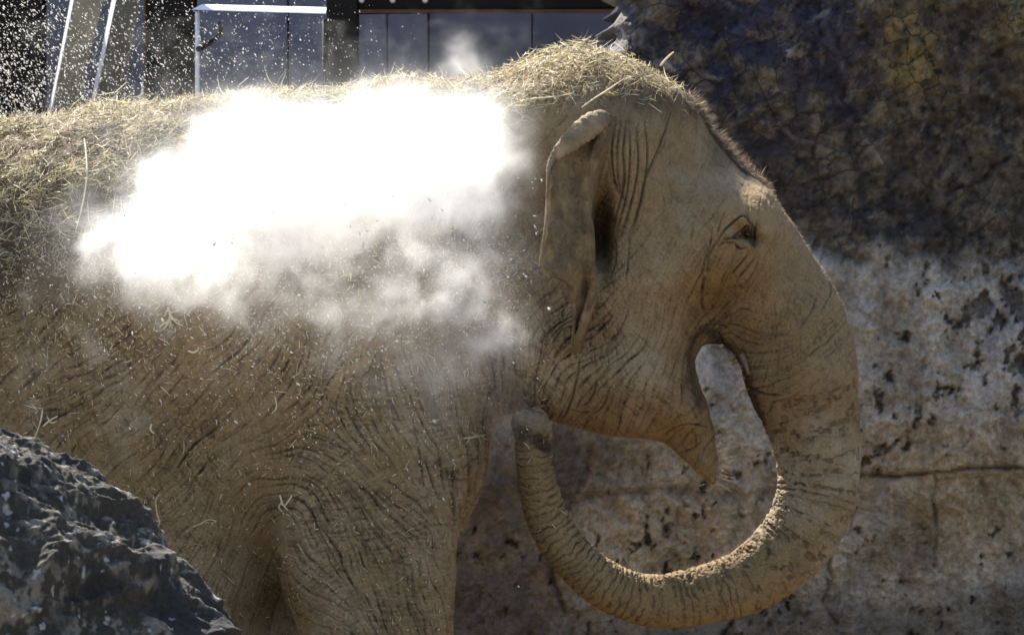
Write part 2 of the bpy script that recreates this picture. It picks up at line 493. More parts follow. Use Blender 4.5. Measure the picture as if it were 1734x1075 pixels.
post(553, 605, 3.6, 'narrow black steel post right of the white gate')

pw = empty('panel_wall', (0, 4.6, 0))
tag(pw, 'blue-grey sheet panel wall beyond the elephant\'s back', 'wall')
for a, b, m in [(-420, -170, PANEL), (-168, 66, PANEL), (68, 250, PANEL), (252, 486, PANEL2), (489, 606, PANEL2), (608, 655, PANEL2), (656.5, 724, PANEL2), (727, 900, PANEL), (902, 1110, PANEL), (1112, 1300, PANEL)]:
    xa, xb = P(a, 0, 4.6).x, P(b, 0, 4.6).x
    slab('panel', xa, xb, 0.0, 0.05, -0.05, ZT - 0.03, m, pw, 0.004)
for s in (pw.children): pass
slab('backing', P(-420, 0, 4.66).x, P(1300, 0, 4.66).x, 0.056, 0.09, -0.05, ZT - 0.04, BLACK, pw, 0)

bt = empty('steel_beam', (0, 3.63, 0))
tag(bt, 'dark horizontal steel beam with round bolt heads above the panels', 'beam')
xb0, xb1 = P(606, 0, 3.63).x, P(1200, 0, 3.63).x
zb0, zb1 = P(0, 21, 3.63).z, P(0, 12, 3.63).z
bl = [(xb0, 0, zb0), (xb1, 0, zb1), (xb1, 0.16, zb1), (xb0, 0.16, zb0), (xb0, 0, zb0 + 0.24), (xb1, 0, zb1 + 0.24), (xb1, 0.16, zb1 + 0.24), (xb0, 0.16, zb0 + 0.24)]
box_mesh('web', bl, BLACK, bt, 0.004)
slab('lower_edge', xb0, xb1, -0.01, -0.001, zb0 - 0.004, zb0 + 0.008, BRASS, bt, 0)
STEEL = simple_mat('bright_bolt', (0.55, 0.56, 0.6), 0.35, 0.1, 30, 0, 0.3)
for bpx in (612, 665, 720):
    bm = bmesh.new(); bmesh.ops.create_cone(bm, cap_ends=True, segments=16, radius1=0.011, radius2=0.008, depth=0.014)
    c = P(bpx, 1, 3.63)
    bmesh.ops.transform(bm, matrix=Matrix.Translation((c.x, -0.008, c.z)) @ Matrix.Rotation(math.pi / 2, 4, 'X'), verts=bm.verts)
    me = bpy.data.meshes.new('bolt'); bm.to_mesh(me); bm.free(); me.materials.append(STEEL)
    link(bpy.data.objects.new('bolt', me), bt)

def streak(top0, top1, bot0, bot1, edge, y, label, py0=-20, py1=190):  # light slits and dark strips of the wall, built as solids
    """wall light built as a leaning board: olive face with a pale sunlit narrow side on its left"""
    r = empty('light_streak', (P(bot0, 0, y).x, y, 0))
    tag(r, label, 'streak', 'slanted wall light modelled as solid strips')
    def line(t, b, py): return t + (b - t) * (py - 0) / (185 - 0)
    zt, zb = P(0, py0, y).z, 0.0
    pyb = 537.5 + CAMZ / (PXM * (DIST + y) / DIST)
    def pt(t, b, py, dy):
        q = P(line(t, b, py), py, y); return (q.x - r.location.x, dy, q.z)
    e = edge
    face = [pt(top0, bot0, pyb, 0), pt(top1, bot1, pyb, 0.10), pt(top1, bot1, pyb, 0.14), pt(top0 + 2, bot0 + 2, pyb, 0.06),
            pt(top0, bot0, py0, 0), pt(top1, bot1, py0, 0.10), pt(top1, bot1, py0, 0.14), pt(top0 + 2, bot0 + 2, py0, 0.06)]
    box_mesh('face', face, OLIVE, r, 0.002)  # dark strip beside the light, given an olive colour
    ed = [pt(top0 - e, bot0 - e * 0.7, pyb, 0.05), pt(top0 - 0.6, bot0 - 0.6, pyb, -0.012), pt(top0 - 0.6, bot0 - 0.6, pyb, 0.03), pt(top0 - e, bot0 - e * 0.7, pyb, 0.075),
          pt(top0 - e, bot0 - e * 0.7, py0, 0.05), pt(top0 - 0.6, bot0 - 0.6, py0, -0.012), pt(top0 - 0.6, bot0 - 0.6, py0, 0.03), pt(top0 - e, bot0 - e * 0.7, py0, 0.075)]
    box_mesh('edge', ed, WHITE, r, 0.001)  # the light slit itself, modelled as a pale strip
streak(126, 170, 88, 124, 9, 4.15, 'wall light modelled as an olive board nearest the far left post')
streak(198, 232, 158, 197, 11, 4.0, 'wall light modelled as an olive board with a long pale edge, left of the black post')
streak(274, 300, 240, 268, 11, 4.25, 'wall light modelled as an olive board half hidden behind the black post')

gate = empty('gate', (P(330, 0, 3.5).x, 3.5, 0))
tag(gate, 'white sunlit gate frame with a sloping top rail', 'gate')
gx0 = gate.location.x
a = P(325, 13, 3.5); b = P(552, 18, 3.5)
hh = 0.010
box_mesh('top_rail', [(a.x - gx0, -0.03, a.z - hh), (b.x - gx0, -0.03, b.z - hh * 1.3), (b.x - gx0, 0.03, b.z + hh * .3), (a.x - gx0 + 0.02, 0.03, a.z + hh * .6),
                      (a.x - gx0 + 0.01, -0.026, a.z - hh + 0.004), (b.x - gx0, -0.026, b.z - hh + 0.001), (b.x - gx0, 0.034, b.z + hh + .002), (a.x - gx0 + 0.03, 0.034, a.z + hh + .002)], WHITE, gate, 0)
c0 = P(334, 14, 3.5)
pp = [(c0.x - gx0, 0, z) for z in np.linspace(0.02, c0.z - 0.012, 12)]
tube('stile', pp, np.full(12, 0.0075), WHITE, gate, 12)
c1 = P(549, 24, 3.5)
tube('stile', [(c1.x - gx0, 0.03, z) for z in np.linspace(0.02, c1.z - 0.016, 8)], np.full(8, 0.0075), BLACK, gate, 12)
hk = catmull([tuple(P(334, 84, 3.47)), tuple(P(344, 80, 3.46)), tuple(P(360, 70, 3.46)), tuple(P(371, 60, 3.46)), tuple(P(374, 48, 3.46)), tuple(P(370, 38, 3.46))], 5)
hko = tube('gate_hook', hk, np.interp(np.arange(len(hk)), [0, len(hk) - 1], [0.009, 0.006]), BLACK, None, 8)
tag(hko, 'small black hook curving up from the white gate post', 'hook')

# ---- boulder in the foreground
def build_boulder():
    BY = -2.5
    kk = PXM * (DIST + BY) / DIST
    c = P(-162, 1370, BY)
    lon = np.radians(np.concatenate([np.linspace(-170, 40, 560), np.linspace(44, 186, 50)]))
    lat = np.radians(np.concatenate([np.linspace(-88, -12, 20), np.linspace(-10, 80, 300), np.linspace(82, 89.5, 14)]))
    LO, LA = np.meshgrid(lon, lat)
    d = np.stack([np.cos(LA) * np.cos(LO), np.cos(LA) * np.sin(LO), np.sin(LA)], -1).reshape(-1, 3)
    r = np.array([598 * kk, 0.62, 640 * kk])
    base = d * r
    q = base.astype(np.float32)
    wq = q + 0.05 * np.stack([fbm(q, 6, 3, .5, 301), fbm(q, 6, 3, .5, 302), fbm(q, 6, 3, .5, 303)], 1)
    n1 = fbm(wq, 2.2, 3, .5, 305); n2 = ridged(wq * np.array([.75, 1, 1.35]), 5.0, 5, .5, 307); n3 = fbm(wq, 26.0, 4, .6, 311); n4 = fbm(q, 80.0, 3, .6, 313)
    big = fbm(wq * np.array([.8, 1, 1.5]), 5.0, 2, .5, 331)
    disp = 0.045 * n1 + 0.055 * big + 0.060 * (n2 - 0.35) + 0.013 * n3 + 0.0035 * n4
    # silhouette notches of the photograph
    Vb = base + d * (disp + 0.012)[:, None] + np.array(c)
    col = np.tile(np.array([.066, .057, .044]), (len(d), 1))
    n5 = fbm(q, 28.0, 5, .65, 315)
    col = lerp(col, (.24, .215, .175), sstep(0.05, .40, n5 + .8 * n3 + .6 * n4) * 0.9)
    col = lerp(col, (.04, .037, .036), sstep(.0, .3, fbm(q, 5.0, 4, .6, 317)))
    col = lerp(col, (.62, .61, .6), sstep(.5, .56, fbm(q, 60.0, 2, .5, 319)) * 0.6)
    ig = np.arange(len(lat) * len(lon)).reshape(len(lat), len(lon))
    nx = np.roll(ig, -1, 1)
    Qb = np.stack([ig[:-1], nx[:-1], nx[1:], ig[1:]], -1).reshape(-1, 4)
    t = NT('boulder_rock'); vo = t.obj()
    at = t.n.new('ShaderNodeAttribute'); at.attribute_name = 'rock_tone'
    f = t.noise(90, 6, .7, vo)
    t.color(t.mix(0.7, at.outputs['Color'], t.mix(t.ramp(f, .3, .7), rgb(.4, .4, .4), rgb(1.4, 1.4, 1.4)), 'MULTIPLY'))
    t.b.inputs['Roughness'].default_value = 0.9
    t.b.inputs['Specular IOR Level'].default_value = 0.2
    t.lk(t.bump(f, 0.012, 0.8), t.b.inputs['Normal'])
    o = np_mesh('boulder', Vb, Qb, t.m)
    color_attr(o.data, 'rock_tone', col)
    tag(o, 'craggy dark grey boulder with sunlit crests in the lower left foreground', 'boulder')
build_boulder()
# ------------------------------------------------------------------ elephant
# The body is one implicit surface: side profiles inflated to their real width, legs, and a
# swept trunk, melted together and meshed, then wrinkled vertex by vertex.
H = 0.0115
GX = np.arange(-2.75, 1.02, H, dtype=np.float32)
GY = np.arange(-0.78, 0.78, H, dtype=np.float32)
GZ = np.arange(-0.03, 2.52, H, dtype=np.float32)
G = np.full((len(GX), len(GY), len(GZ)), 1.0, dtype=np.float32)

def smin(a, b, k):
    h = np.maximum(k - np.abs(a - b), 0) / k
    return np.minimum(a, b) - h * h * k * 0.25

def box_slice(lo, hi):
    s = []
    for g, a, b in zip((GX, GY, GZ), lo, hi):
        i = max(0, int(np.searchsorted(g, a)) - 1); j = min(len(g), int(np.searchsorted(g, b)) + 1)
        s.append(slice(i, j))
    return tuple(s)

def inflate(poly, W, R, yc=0.0, k=0.06, blur=2, depth=0.0):
    """side profile (photo pixels) inflated to half-width W with rounding radius R"""
    pts = catmull(poly, 5, True)
    kx = PXM * (DIST + depth) / DIST
    px = (pts[:, 0] - 867) * kx; pz = CAMZ + (537.5 - pts[:, 1]) * kx
    mg = 0.12 + k
    s = box_slice((px.min() - mg, yc - W - mg, pz.min() - mg), (px.max() + mg, yc + W + mg, pz.max() + mg))
    xx, zz = np.meshgrid(GX[s[0]], GZ[s[2]], indexing='ij')
    d2 = np.full(xx.shape, 1e9, dtype=np.float32)
    inside = np.zeros(xx.shape, dtype=bool)
    n = len(px)
    for i in range(n):
        ax, az, bx, bz = px[i], pz[i], px[(i + 1) % n], pz[(i + 1) % n]
        ex, ez = bx - ax, bz - az
        L = ex * ex + ez * ez + 1e-12
        t = np.clip(((xx - ax) * ex + (zz - az) * ez) / L, 0, 1)
        d2 = np.minimum(d2, (xx - ax - t * ex) ** 2 + (zz - az - t * ez) ** 2)
        if az != bz:
            c = ((az > zz) != (bz > zz)) & (xx < (bx - ax) * (zz - az) / (bz - az) + ax)
            inside ^= c
    d = np.where(inside, 1, -1) * np.sqrt(d2)
    # soften the medial ridge only, keep the outline
    db = d.copy()
    for _ in range(blur * 4):
        q = np.pad(db, 1, mode='edge')
        db = (q[2:, 1:-1] + q[:-2, 1:-1] + q[1:-1, 2:] + q[1:-1, :-2] + 2 * q[1:-1, 1:-1]) / 6
    w = np.clip((d - 0.02) / 0.06, 0, 1)
    d = d * (1 - w) + db * w
    yy = (GY[s[1]] - yc) * (R / W)
    a = np.maximum(R - d, 0)
    f = (np.sqrt(a[:, None, :] ** 2 + (yy ** 2)[None, :, None]) - R) * min(1.0, W / R)
    G[s] = smin(G[s], f.astype(np.float32), k)

def sweep(pts, rad, k=0.03, yscale=1.0, sub=False):
    """round-cone chain through world points; yscale > 1 makes it wider in y"""
    pts = np.asarray(pts, dtype=np.float32); rad = np.asarray(rad, dtype=np.float32)
    mg = rad.max() * max(1, yscale) + k + 0.05
    s = box_slice(pts.min(0) - mg, pts.max(0) + mg)
    F = np.full(tuple(x.stop - x.start for x in s), 1.0, dtype=np.float32)
    for i in range(len(pts) - 1):
        a, b, ra, rb = pts[i], pts[i + 1], rad[i], rad[i + 1]
        m2 = max(ra, rb) * max(1, yscale) + k + 0.05
        q = box_slice(np.minimum(a, b) - m2, np.maximum(a, b) + m2)
        l = tuple(slice(q[j].start - s[j].start, q[j].stop - s[j].start) for j in range(3))
        x = GX[q[0]][:, None, None] - a[0]; y = (GY[q[1]][None, :, None] - a[1]) / yscale; z = GZ[q[2]][None, None, :] - a[2]
        e = (b - a) * np.array([1, 1 / yscale, 1], dtype=np.float32)
        t = np.clip((x * e[0] + y * e[1] + z * e[2]) / (e @ e + 1e-9), 0, 1)
        f = np.sqrt((x - t * e[0]) ** 2 + (y - t * e[1]) ** 2 + (z - t * e[2]) ** 2) - (ra + (rb - ra) * t)
        F[l] = np.minimum(F[l], f)
    if sub:
        G[s] = -smin(-G[s], F, k)
    else:
        G[s] = smin(G[s], F, k)

def W3(px, py, y): return tuple(P(px, py, y))

# torso
inflate([(-735, 560), (-690, 420), (-590, 310), (-430, 240), (-200, 215), (0, 212), (200, 190), (400, 170), (560, 160), (700, 168),
         (790, 220), (830, 340), (842, 500), (838, 620), (833, 700), (826, 790), (803, 860), (765, 925), (690, 1020), (580, 1160), (400, 1230),
         (100, 1240), (-250, 1150), (-520, 1060), (-690, 850)], 0.64, 0.60)
# neck
inflate([(600, 190), (700, 168), (780, 162), (860, 140), (960, 200), (1010, 330), (1010, 560), (965, 690), (925, 708), (880, 700), (830, 690),
         (740, 720), (620, 620), (560, 400)], 0.40, 0.30, k=0.10)
# hollow behind the elbow
_x, _z = np.meshgrid(GX, GZ, indexing='ij')
G += (0.17 * np.exp(-((867 + _x / PXM - 470) / 58) ** 2 * 0.5 - ((537.5 - (_z - CAMZ) / PXM - 1000) / 90) ** 2 * 0.5))[:, None, :]
# shoulder swell
sweep([W3(560, 380, -0.30), W3(640, 560, -0.33), W3(650, 760, -0.36)], [0.19, 0.24, 0.20], k=0.16, yscale=0.8)
sweep([W3(560, 380, 0.30), W3(640, 560, 0.33), W3(650, 760, 0.36)], [0.19, 0.24, 0.20], k=0.16, yscale=0.8)
# legs
near_leg = [(500, 640), (440, 760), (436, 850), (458, 930), (484, 1005), (510, 1075), (528, 1200), (540, 1400), (528, 1520), (520, 1598),
            (770, 1600), (752, 1500), (738, 1380), (748, 1230), (765, 1090), (772, 960), (778, 860), (790, 740), (740, 600), (620, 540)]
inflate(near_leg, 0.235, 0.13, yc=-0.385, k=0.018, depth=-0.34)
inflate([(x - 35, y) for x, y in near_leg], 0.23, 0.19, yc=0.34, k=0.05, depth=0.34)
hind = [(-560, 560), (-660, 720), (-640, 900), (-590, 1050), (-600, 1200), (-590, 1400), (-610, 1520), (-620, 1600), (-370, 1600), (-385, 1500),
        (-390, 1350), (-360, 1200), (-270, 1050), (-220, 900), (-260, 700), (-400, 560)]
inflate(hind, 0.24, 0.2, yc=-0.33, k=0.08)
inflate([(x + 90, y) for x, y in hind], 0.24, 0.2, yc=0.33, k=0.08)
# head
inflate([(790, 250), (812, 178), (858, 134), (922, 104), (1000, 92), (1058, 102), (1118, 130), (1165, 166), (1198, 216), (1238, 272), (1285, 317),
         (1311, 353), (1330, 400), (1310, 470), (1230, 545), (1100, 620), (960, 610), (850, 540)], 0.335, 0.27, k=0.05)
inflate([(1225, 330), (1286, 318), (1311, 353), (1346, 426), (1373, 474), (1402, 516), (1428, 572), (1444, 630), (1400, 690), (1300, 690),
         (1262, 622), (1230, 584), (1200, 568), (1180, 500), (1188, 400)], 0.205, 0.15, k=0.06)
inflate([(900, 480), (1050, 450), (1180, 470), (1206, 530), (1192, 562), (1180, 576), (1177, 612), (1182, 648), (1192, 690), (1180, 736), (1130, 742),
         (1060, 741), (1000, 733), (950, 713), (925, 680), (880, 600)], 0.265, 0.17, k=0.05)
sweep([W3(1136, 690, 0), W3(1172, 735, 0), W3(1194, 780, 0), W3(1206, 814, 0)], [0.078, 0.063, 0.041, 0.017], k=0.03, yscale=1.3)

# trunk, swept along its centre line: px, py, radius in px, depth
TR = np.array([(1290, 450, 80, 0.0), (1342, 550, 92, 0.0), (1357, 640, 92, 0.0), (1377, 720, 80, 0.0), (1386, 800, 70, 0.0), (1372, 870, 67, -0.01),
               (1330, 935, 62, -0.02), (1262, 984, 55, -0.03), (1180, 1009, 50, -0.05), (1100, 1016, 45, -0.07), (1030, 993, 42, -0.09),
               (972, 945, 39, -0.11), (933, 890, 37, -0.13), (912, 830, 34, -0.16), (904, 780, 31, -0.19), (902, 745, 31, -0.21), (899, 718, 29, -0.235)])
TC = catmull(TR, 8)
TP = np.array([W3(a, b, d) for a, b, r, d in TC])
TRAD = TC[:, 2] * PXM
sweep(TP, TRAD, k=0.045)
# trunk tip: finger and nostril cleft
sweep([W3(884, 715, -0.24), W3(876, 706, -0.255), W3(873, 698, -0.262)], [0.028, 0.020, 0.011], k=0.03)
sweep([W3(912, 715, -0.24), W3(922, 728, -0.26), W3(930, 742, -0.262)], [0.024, 0.020, 0.012], k=0.02)
sweep([W3(882, 742, -0.29), W3(884, 724, -0.295)], [0.014, 0.018], k=0.012, sub=True)
sweep([W3(908, 748, -0.275), W3(932, 764, -0.25)], [0.018, 0.022], k=0.012, sub=True)

# relief of the skull, cheek and shoulder on both sides: px, py, sx, sy, outward metres
xx, zz = np.meshgrid(GX, GZ, indexing='ij')
PXX = 867 + xx / PXM; PYY = 537.5 - (zz - CAMZ) / PXM
rel = np.zeros_like(xx)
for px, py, sx, sy, am in [(1150, 300, 42, 75, -0.030), (1262, 372, 42, 30, 0.030), (1240, 455, 38, 32, 0.014), (1195, 520, 34, 40, -0.040),
                           (1090, 470, 70, 26, 0.016), (1080, 640, 80, 55, 0.020), (1015, 400, 9, 36, -0.13), (1060, 250, 30, 60, 0.012),
                           (880, 420, 60, 120, -0.035), (1150, 650, 22, 50, -0.012), (1290, 560, 40, 40, -0.012), (1275, 640, 22, 30, 0.012),
                           (470, 620, 50, 110, -0.020), (640, 560, 60, 130, 0.018), (250, 520, 160, 160, 0.02), (720, 850, 20, 90, 0.012),
                           (600, 930, 30, 110, 0.008), (800, 600, 30, 90, -0.02)]:
    rel += am * np.exp(-((PXX - px) / sx) ** 2 * 0.5 - ((PYY - py) / sy) ** 2 * 0.5)
side = sstep(0.02, 0.12, np.abs(GY))
G -= 1.35 * rel[:, None, :] * side[None, :, None]
# eye socket
for sy_ in (-1, 1):
    c = P(1264, 398, -0.22)
    s = box_slice((c.x - 0.1, min(sy_ * 0.4, sy_ * 0.02), c.z - 0.1), (c.x + 0.1, max(sy_ * 0.4, sy_ * 0.02), c.z + 0.1))
    xe = (GX[s[0]] - c.x)[:, None]; ze = (GZ[s[2]] - c.z)[None, :]
    u = xe * 0.83 - ze * -0.0 + ze * 0.3; v = ze * 0.9 + xe * 0.35
    G[s] += (0.040 * np.exp(-(u / 0.026) ** 2 - (v / 0.014) ** 2))[:, None, :]

def surface_nets(F, ox, oy, oz, h):
    ins = F < 0
    cnt = np.zeros(tuple(n - 1 for n in F.shape), dtype=np.int8)
    sl_ = [slice(0, -1), slice(1, None)]
    for a in (0, 1):
        for b in (0, 1):
            for c in (0, 1):
                cnt += ins[sl_[a], sl_[b], sl_[c]]
    act = (cnt > 0) & (cnt < 8)
    I, J, K = np.nonzero(act)
    idx = np.full(cnt.shape, -1, dtype=np.int32)
    idx[I, J, K] = np.arange(len(I))
    cv = {}
    for a in (0, 1):
        for b in (0, 1):
            for c in (0, 1):
                cv[a, b, c] = F[I + a, J + b, K + c]
    acc = np.zeros((len(I), 3)); num = np.zeros(len(I))
    keys = list(cv)
    for p in keys:
        for q in keys:
            if p < q and sum(abs(p[i] - q[i]) for i in range(3)) == 1:
                va, vb = cv[p], cv[q]
                cr = (va < 0) != (vb < 0)
                t = np.where(cr, va / np.where(cr, va - vb, 1), 0)
                for i in range(3):
                    acc[:, i] += np.where(cr, p[i] + t * (q[i] - p[i]), 0)
                num += cr
    V = acc / num[:, None] + np.stack([I, J, K], 1)
    V = V * h + np.array([ox, oy, oz])
    Fs = []
    for ax in range(3):
        A = [slice(None)] * 3; B = [slice(None)] * 3
        A[ax] = slice(0, -1); B[ax] = slice(1, None)
        ia, ib = ins[tuple(A)], ins[tuple(B)]
        d = ia != ib
        o1, o2 = (ax + 1) % 3, (ax + 2) % 3
        e = np.nonzero(d)
        ok = (e[o1] > 0) & (e[o2] > 0) & (e[o1] < F.shape[o1] - 1) & (e[o2] < F.shape[o2] - 1)
        e = [x[ok] for x in e]
        flip = ib[tuple(e)]
        def cell(d1, d2):
            q = [x.copy() for x in e]; q[o1] -= d1; q[o2] -= d2
            return idx[tuple(q)]
        c0, c1, c2, c3 = cell(1, 1), cell(0, 1), cell(0, 0), cell(1, 0)
        quad = np.stack([c0, c1, c2, c3], 1)
        quad[flip] = quad[flip][:, ::-1]
        Fs.append(quad)
    return V, np.concatenate(Fs)

V, Q = surface_nets(G, GX[0], GY[0], GZ[0], H)
del G
def quad_normals(V, Q):
    fn = np.cross(V[Q[:, 2]] - V[Q[:, 0]], V[Q[:, 3]] - V[Q[:, 1]])
    N = np.zeros_like(V)
    for c in range(3):
        for i in range(4):
            N[:, c] += np.bincount(Q[:, i], weights=fn[:, c], minlength=len(V))
    return N / (np.linalg.norm(N, axis=1, keepdims=True) + 1e-12)
def relax(V, Q, lam):
    S = np.zeros_like(V); cn = np.zeros(len(V))
    for i in range(4):
        a, b = Q[:, i], Q[:, (i + 1) % 4]
        for c in range(3):
            S[:, c] += np.bincount(a, weights=V[b, c], minlength=len(V))
        cn += np.bincount(a, minlength=len(V))
    return V + lam * (S / np.maximum(cn, 1)[:, None] - V)
for lam in (0.6, -0.45, 0.6, -0.45, 0.5):
    V = relax(V, Q, lam)
N = quad_normals(V, Q)

def split_quads(V, N, Q, sel):
    q = Q[sel]; keep = Q[~sel]
    e = np.concatenate([q[:, [0, 1]], q[:, [1, 2]], q[:, [2, 3]], q[:, [3, 0]]])
    es = np.sort(e, 1).astype(np.int64)
    key = es[:, 0] * len(V) + es[:, 1]
    uq, inv = np.unique(key, return_inverse=True)
    a, b = uq // len(V), uq % len(V)
    m = len(q)
    n0 = len(V); n1 = n0 + len(uq)
    em = (inv + n0).reshape(4, m)
    fc = np.arange(m) + n1
    # curved midpoints: push along the normals so that the split stays round
    def mid(ids):
        p = V[ids].mean(1); nn = N[ids].mean(1)
        nn /= np.linalg.norm(nn, axis=1, keepdims=True) + 1e-9
        dv = V[ids] - p[:, None]
        h = np.einsum('ijk,ijk->ij', dv, N[ids]).mean(1) * 0.45
        return p + nn * h[:, None], nn
    pe, ne = mid(np.stack([a, b], 1))
    pf, nf = mid(q)
    V2 = np.concatenate([V, pe, pf]); N2 = np.concatenate([N, ne, nf])
    new = []
    for i in range(4):
        new.append(np.stack([q[:, i], em[i], fc, em[(i - 1) % 4]], 1))
    return V2, N2, np.concatenate([keep] + new), 

for lvl in range(2):
    fcx = V[Q].mean(1); fnx = N[Q].mean(1)
    sel = (fcx[:, 0] > -1.5) & (fcx[:, 2] > 0.78) & (fnx[:, 1] < (0.25 if lvl == 0 else 0.12))
    fu = 867 + fcx[:, 0] / PXM; fw = 537.5 - (fcx[:, 2] - CAMZ) / PXM
    if lvl == 1:
        sel &= ~((fu < 780) & (fw < 330)) & ~((fu < 60) & (fw > 740))
    V, N, Q = split_quads(V, N, Q, sel)
    if lvl == 0:
        V = relax(relax(V, Q, 0.4), Q, -0.3); N = quad_normals(V, Q)
V = V.astype(np.float32); N = N.astype(np.float32)
print('elephant verts', len(V), 'quads', len(Q))

# ---- wrinkles
sc_ = PXM * (DIST - 0.40) / DIST            # side coordinates on the flank and cheek, in photograph pixels
U_ = 867 + V[:, 0] / sc_; W_ = 537.5 - (V[:, 2] - CAMZ) / sc_

MW, MH = 1900, 1200                         # side map, one cell = 1.6 mm; offset 100
fld = [  # px, py, angle of the wrinkles, spacing px, strength
    (0, 560, 30, 26, .9), (100, 640, 36, 24, 1), (250, 620, 42, 22, 1), (330, 760, 50, 22, 1), (420, 620, 52, 20, 1), (450, 720, 48, 20, 1), (300, 900, 52, 22, .8),
    (560, 600, 58, 24, .7), (400, 900, 70, 30, .4), (410, 1000, 75, 30, .3), (480, 800, 20, 18, 1), (540, 780, -28, 17, 1.1), (600, 820, -45, 16, 1.1), (560, 900, -42, 17, 1.1),
    (660, 880, -62, 15, 1.1), (620, 970, -58, 15, 1.1), (690, 980, -76, 15, 1), (560, 1030, -35, 17, 1), (640, 1060, -82, 15, 1), (740, 950, -86, 22, .5), (720, 760, -74, 18, .8),
    (640, 720, -62, 20, .8), (760, 620, -80, 26, .5), (800, 820, 75, 22, .6), (700, 480, 70, 34, .4), (500, 460, 52, 34, .4), (200, 420, 40, 34, .4),
    (880, 560, 60, 26, .6), (900, 660, 80, 22, .8), (950, 640, 72, 18, 1), (990, 580, 40, 17, 1), (1000, 520, 28, 17, 1), (1020, 640, 56, 15, 1.1), (1060, 600, 58, 16, 1.1), (1030, 690, 62, 14, 1.1),
    (1090, 680, 66, 17, .9), (1120, 600, 62, 20, .8), (1160, 640, 82, 18, .8), (1100, 720, 40, 22, .5), (1150, 550, 55, 22, .5), (1060, 500, 50, 30, .3), (1130, 440, 70, 40, .15),
    (1100, 300, 84, 30, .2), (1160, 350, 86, 40, .2), (1230, 320, 80, 44, .12), (1210, 470, 65, 26, .6), (1200, 540, 30, 18, .7), (1260, 560, -40, 18, .6), (1320, 480, 70, 44, .15),
    (1300, 600, 10, 17, .7), (1180, 760, 75, 20, .5), (1190, 720, 40, 20, .6), (860, 300, 60, 44, .3)]
fa = np.array(fld, dtype=np.float64)
fth = np.radians(fa[:, 2])
fc2, fs2 = np.cos(2 * fth), np.sin(2 * fth)
gx, gy = np.meshgrid(np.arange(-100, MW - 100, 10.0), np.arange(-50, MH - 50, 10.0))
num = [0, 0, 0, 0]; den = 0
for i in range(len(fa)):
    w = 1 / (((gx - fa[i, 0]) ** 2 + (gy - fa[i, 1]) ** 2) + 600) ** 1.6
    den = den + w
    for j, val in enumerate((fc2[i], fs2[i], fa[i, 3], fa[i, 4])): num[j] = num[j] + w * val
Fc, Fs_, Fsp, Fst = [x / den for x in num]
Fth = 0.5 * np.arctan2(Fs_, Fc)
_g = np.stack([gx.ravel(), gy.ravel(), 0 * gx.ravel()], 1)
Fth = Fth + (fbm(_g, 1 / 75.0, 3, 0.5, 501) * 0.75).reshape(Fth.shape)
Fst = Fst * np.clip(0.85 + 1.3 * fbm(_g, 1 / 110.0, 2, 0.5, 502).reshape(Fth.shape), 0.25, 1.3)
def field(x, y):
    i = min(max(int((y + 50) / 10), 0), Fth.shape[0] - 1); j = min(max(int((x + 100) / 10), 0), Fth.shape[1] - 1)
    return Fth[i, j], Fsp[i, j], Fst[i, j]

GR = np.zeros((MH, MW), dtype=np.float32)
yy_, xx_ = np.mgrid[-7:8, -7:8].astype(np.float32)
def stamp(x, y, depth, sig):
    ix, iy = int(round(x + 100)), int(round(y + 50))
    if ix < 8 or iy < 8 or ix > MW - 9 or iy > MH - 9: return
    dx = xx_ - (x + 100 - ix); dy = yy_ - (y + 50 - iy)
    k = depth * np.exp(-(dx * dx + dy * dy) / (2 * sig * sig))
    sub = GR[iy - 7:iy + 8, ix - 7:ix + 8]
    np.maximum(sub, k, out=sub)
rnd = random.Random(3)
def trace_family(n, turn, lmin, lmax, spmul, dmul, jitter):
    occ = np.zeros((MH // 4 + 2, MW // 4 + 2), dtype=bool)
    for _ in range(n):
        x0, y0 = rnd.uniform(-90, 1480), rnd.uniform(130, 1090)
        th, sp, st = field(x0, y0)
        if rnd.random() > st * 1.3: continue
        r = max(1, int(sp * spmul / 4 * 0.62))
        def busy(x, y, rr):
            i, j = int((y + 50) / 4), int((x + 100) / 4)
            return occ[max(0, i - rr):i + rr + 1, max(0, j - rr):j + rr + 1].any()
        if busy(x0, y0, r): continue
        L = rnd.uniform(lmin, lmax)
        pts = []
        wob = rnd.uniform(0, 6)
        for sgn in (1, -1):
            x, y = x0, y0
            px_, py_ = math.cos(th + turn) * sgn, -math.sin(th + turn) * sgn
            l = 0
            seg = []
            while l < L / 2:
                t2, _, _ = field(x, y)
                t2 += turn + jitter * math.sin(l * 0.11 + wob + sgn) + rnd.gauss(0, jitter * 0.8)
                dx, dy = math.cos(t2), -math.sin(t2)
                if dx * px_ + dy * py_ < 0: dx, dy = -dx, -dy
                px_, py_ = dx, dy
                x += dx * 2.0; y += dy * 2.0; l += 2.0
                if l > 10 and busy(x, y, max(1, r - 2)): break
                seg.append((x, y))
            pts = (seg[::-1] + [(x0, y0)] if sgn == 1 else pts + seg)
        m = len(pts)
        dep = rnd.uniform(0.5, 1.0) * dmul * min(1.1, 0.35 + 0.75 * st)
        sg = rnd.uniform(0.8, 1.2)
        for q, (x, y) in enumerate(pts):
            e = min(q, m - 1 - q) / max(1, m * 0.3)
            stamp(x, y, dep * min(1, 0.25 + e) * (0.85 + 0.3 * math.sin(q * 0.35 + wob)), sg)
        for (x, y) in pts:
            i, j = int((y + 50) / 4), int((x + 100) / 4)
            if 0 <= i < occ.shape[0] and 0 <= j < occ.shape[1]: occ[i, j] = True
trace_family(12000, 0.0, 50, 280, 0.8, 1.0, 0.14)
trace_family(3500, 1.15, 12, 40, 1.1, 0.5, 0.2)
trace_family(3500, -1.05, 12, 36, 1.3, 0.42, 0.2)

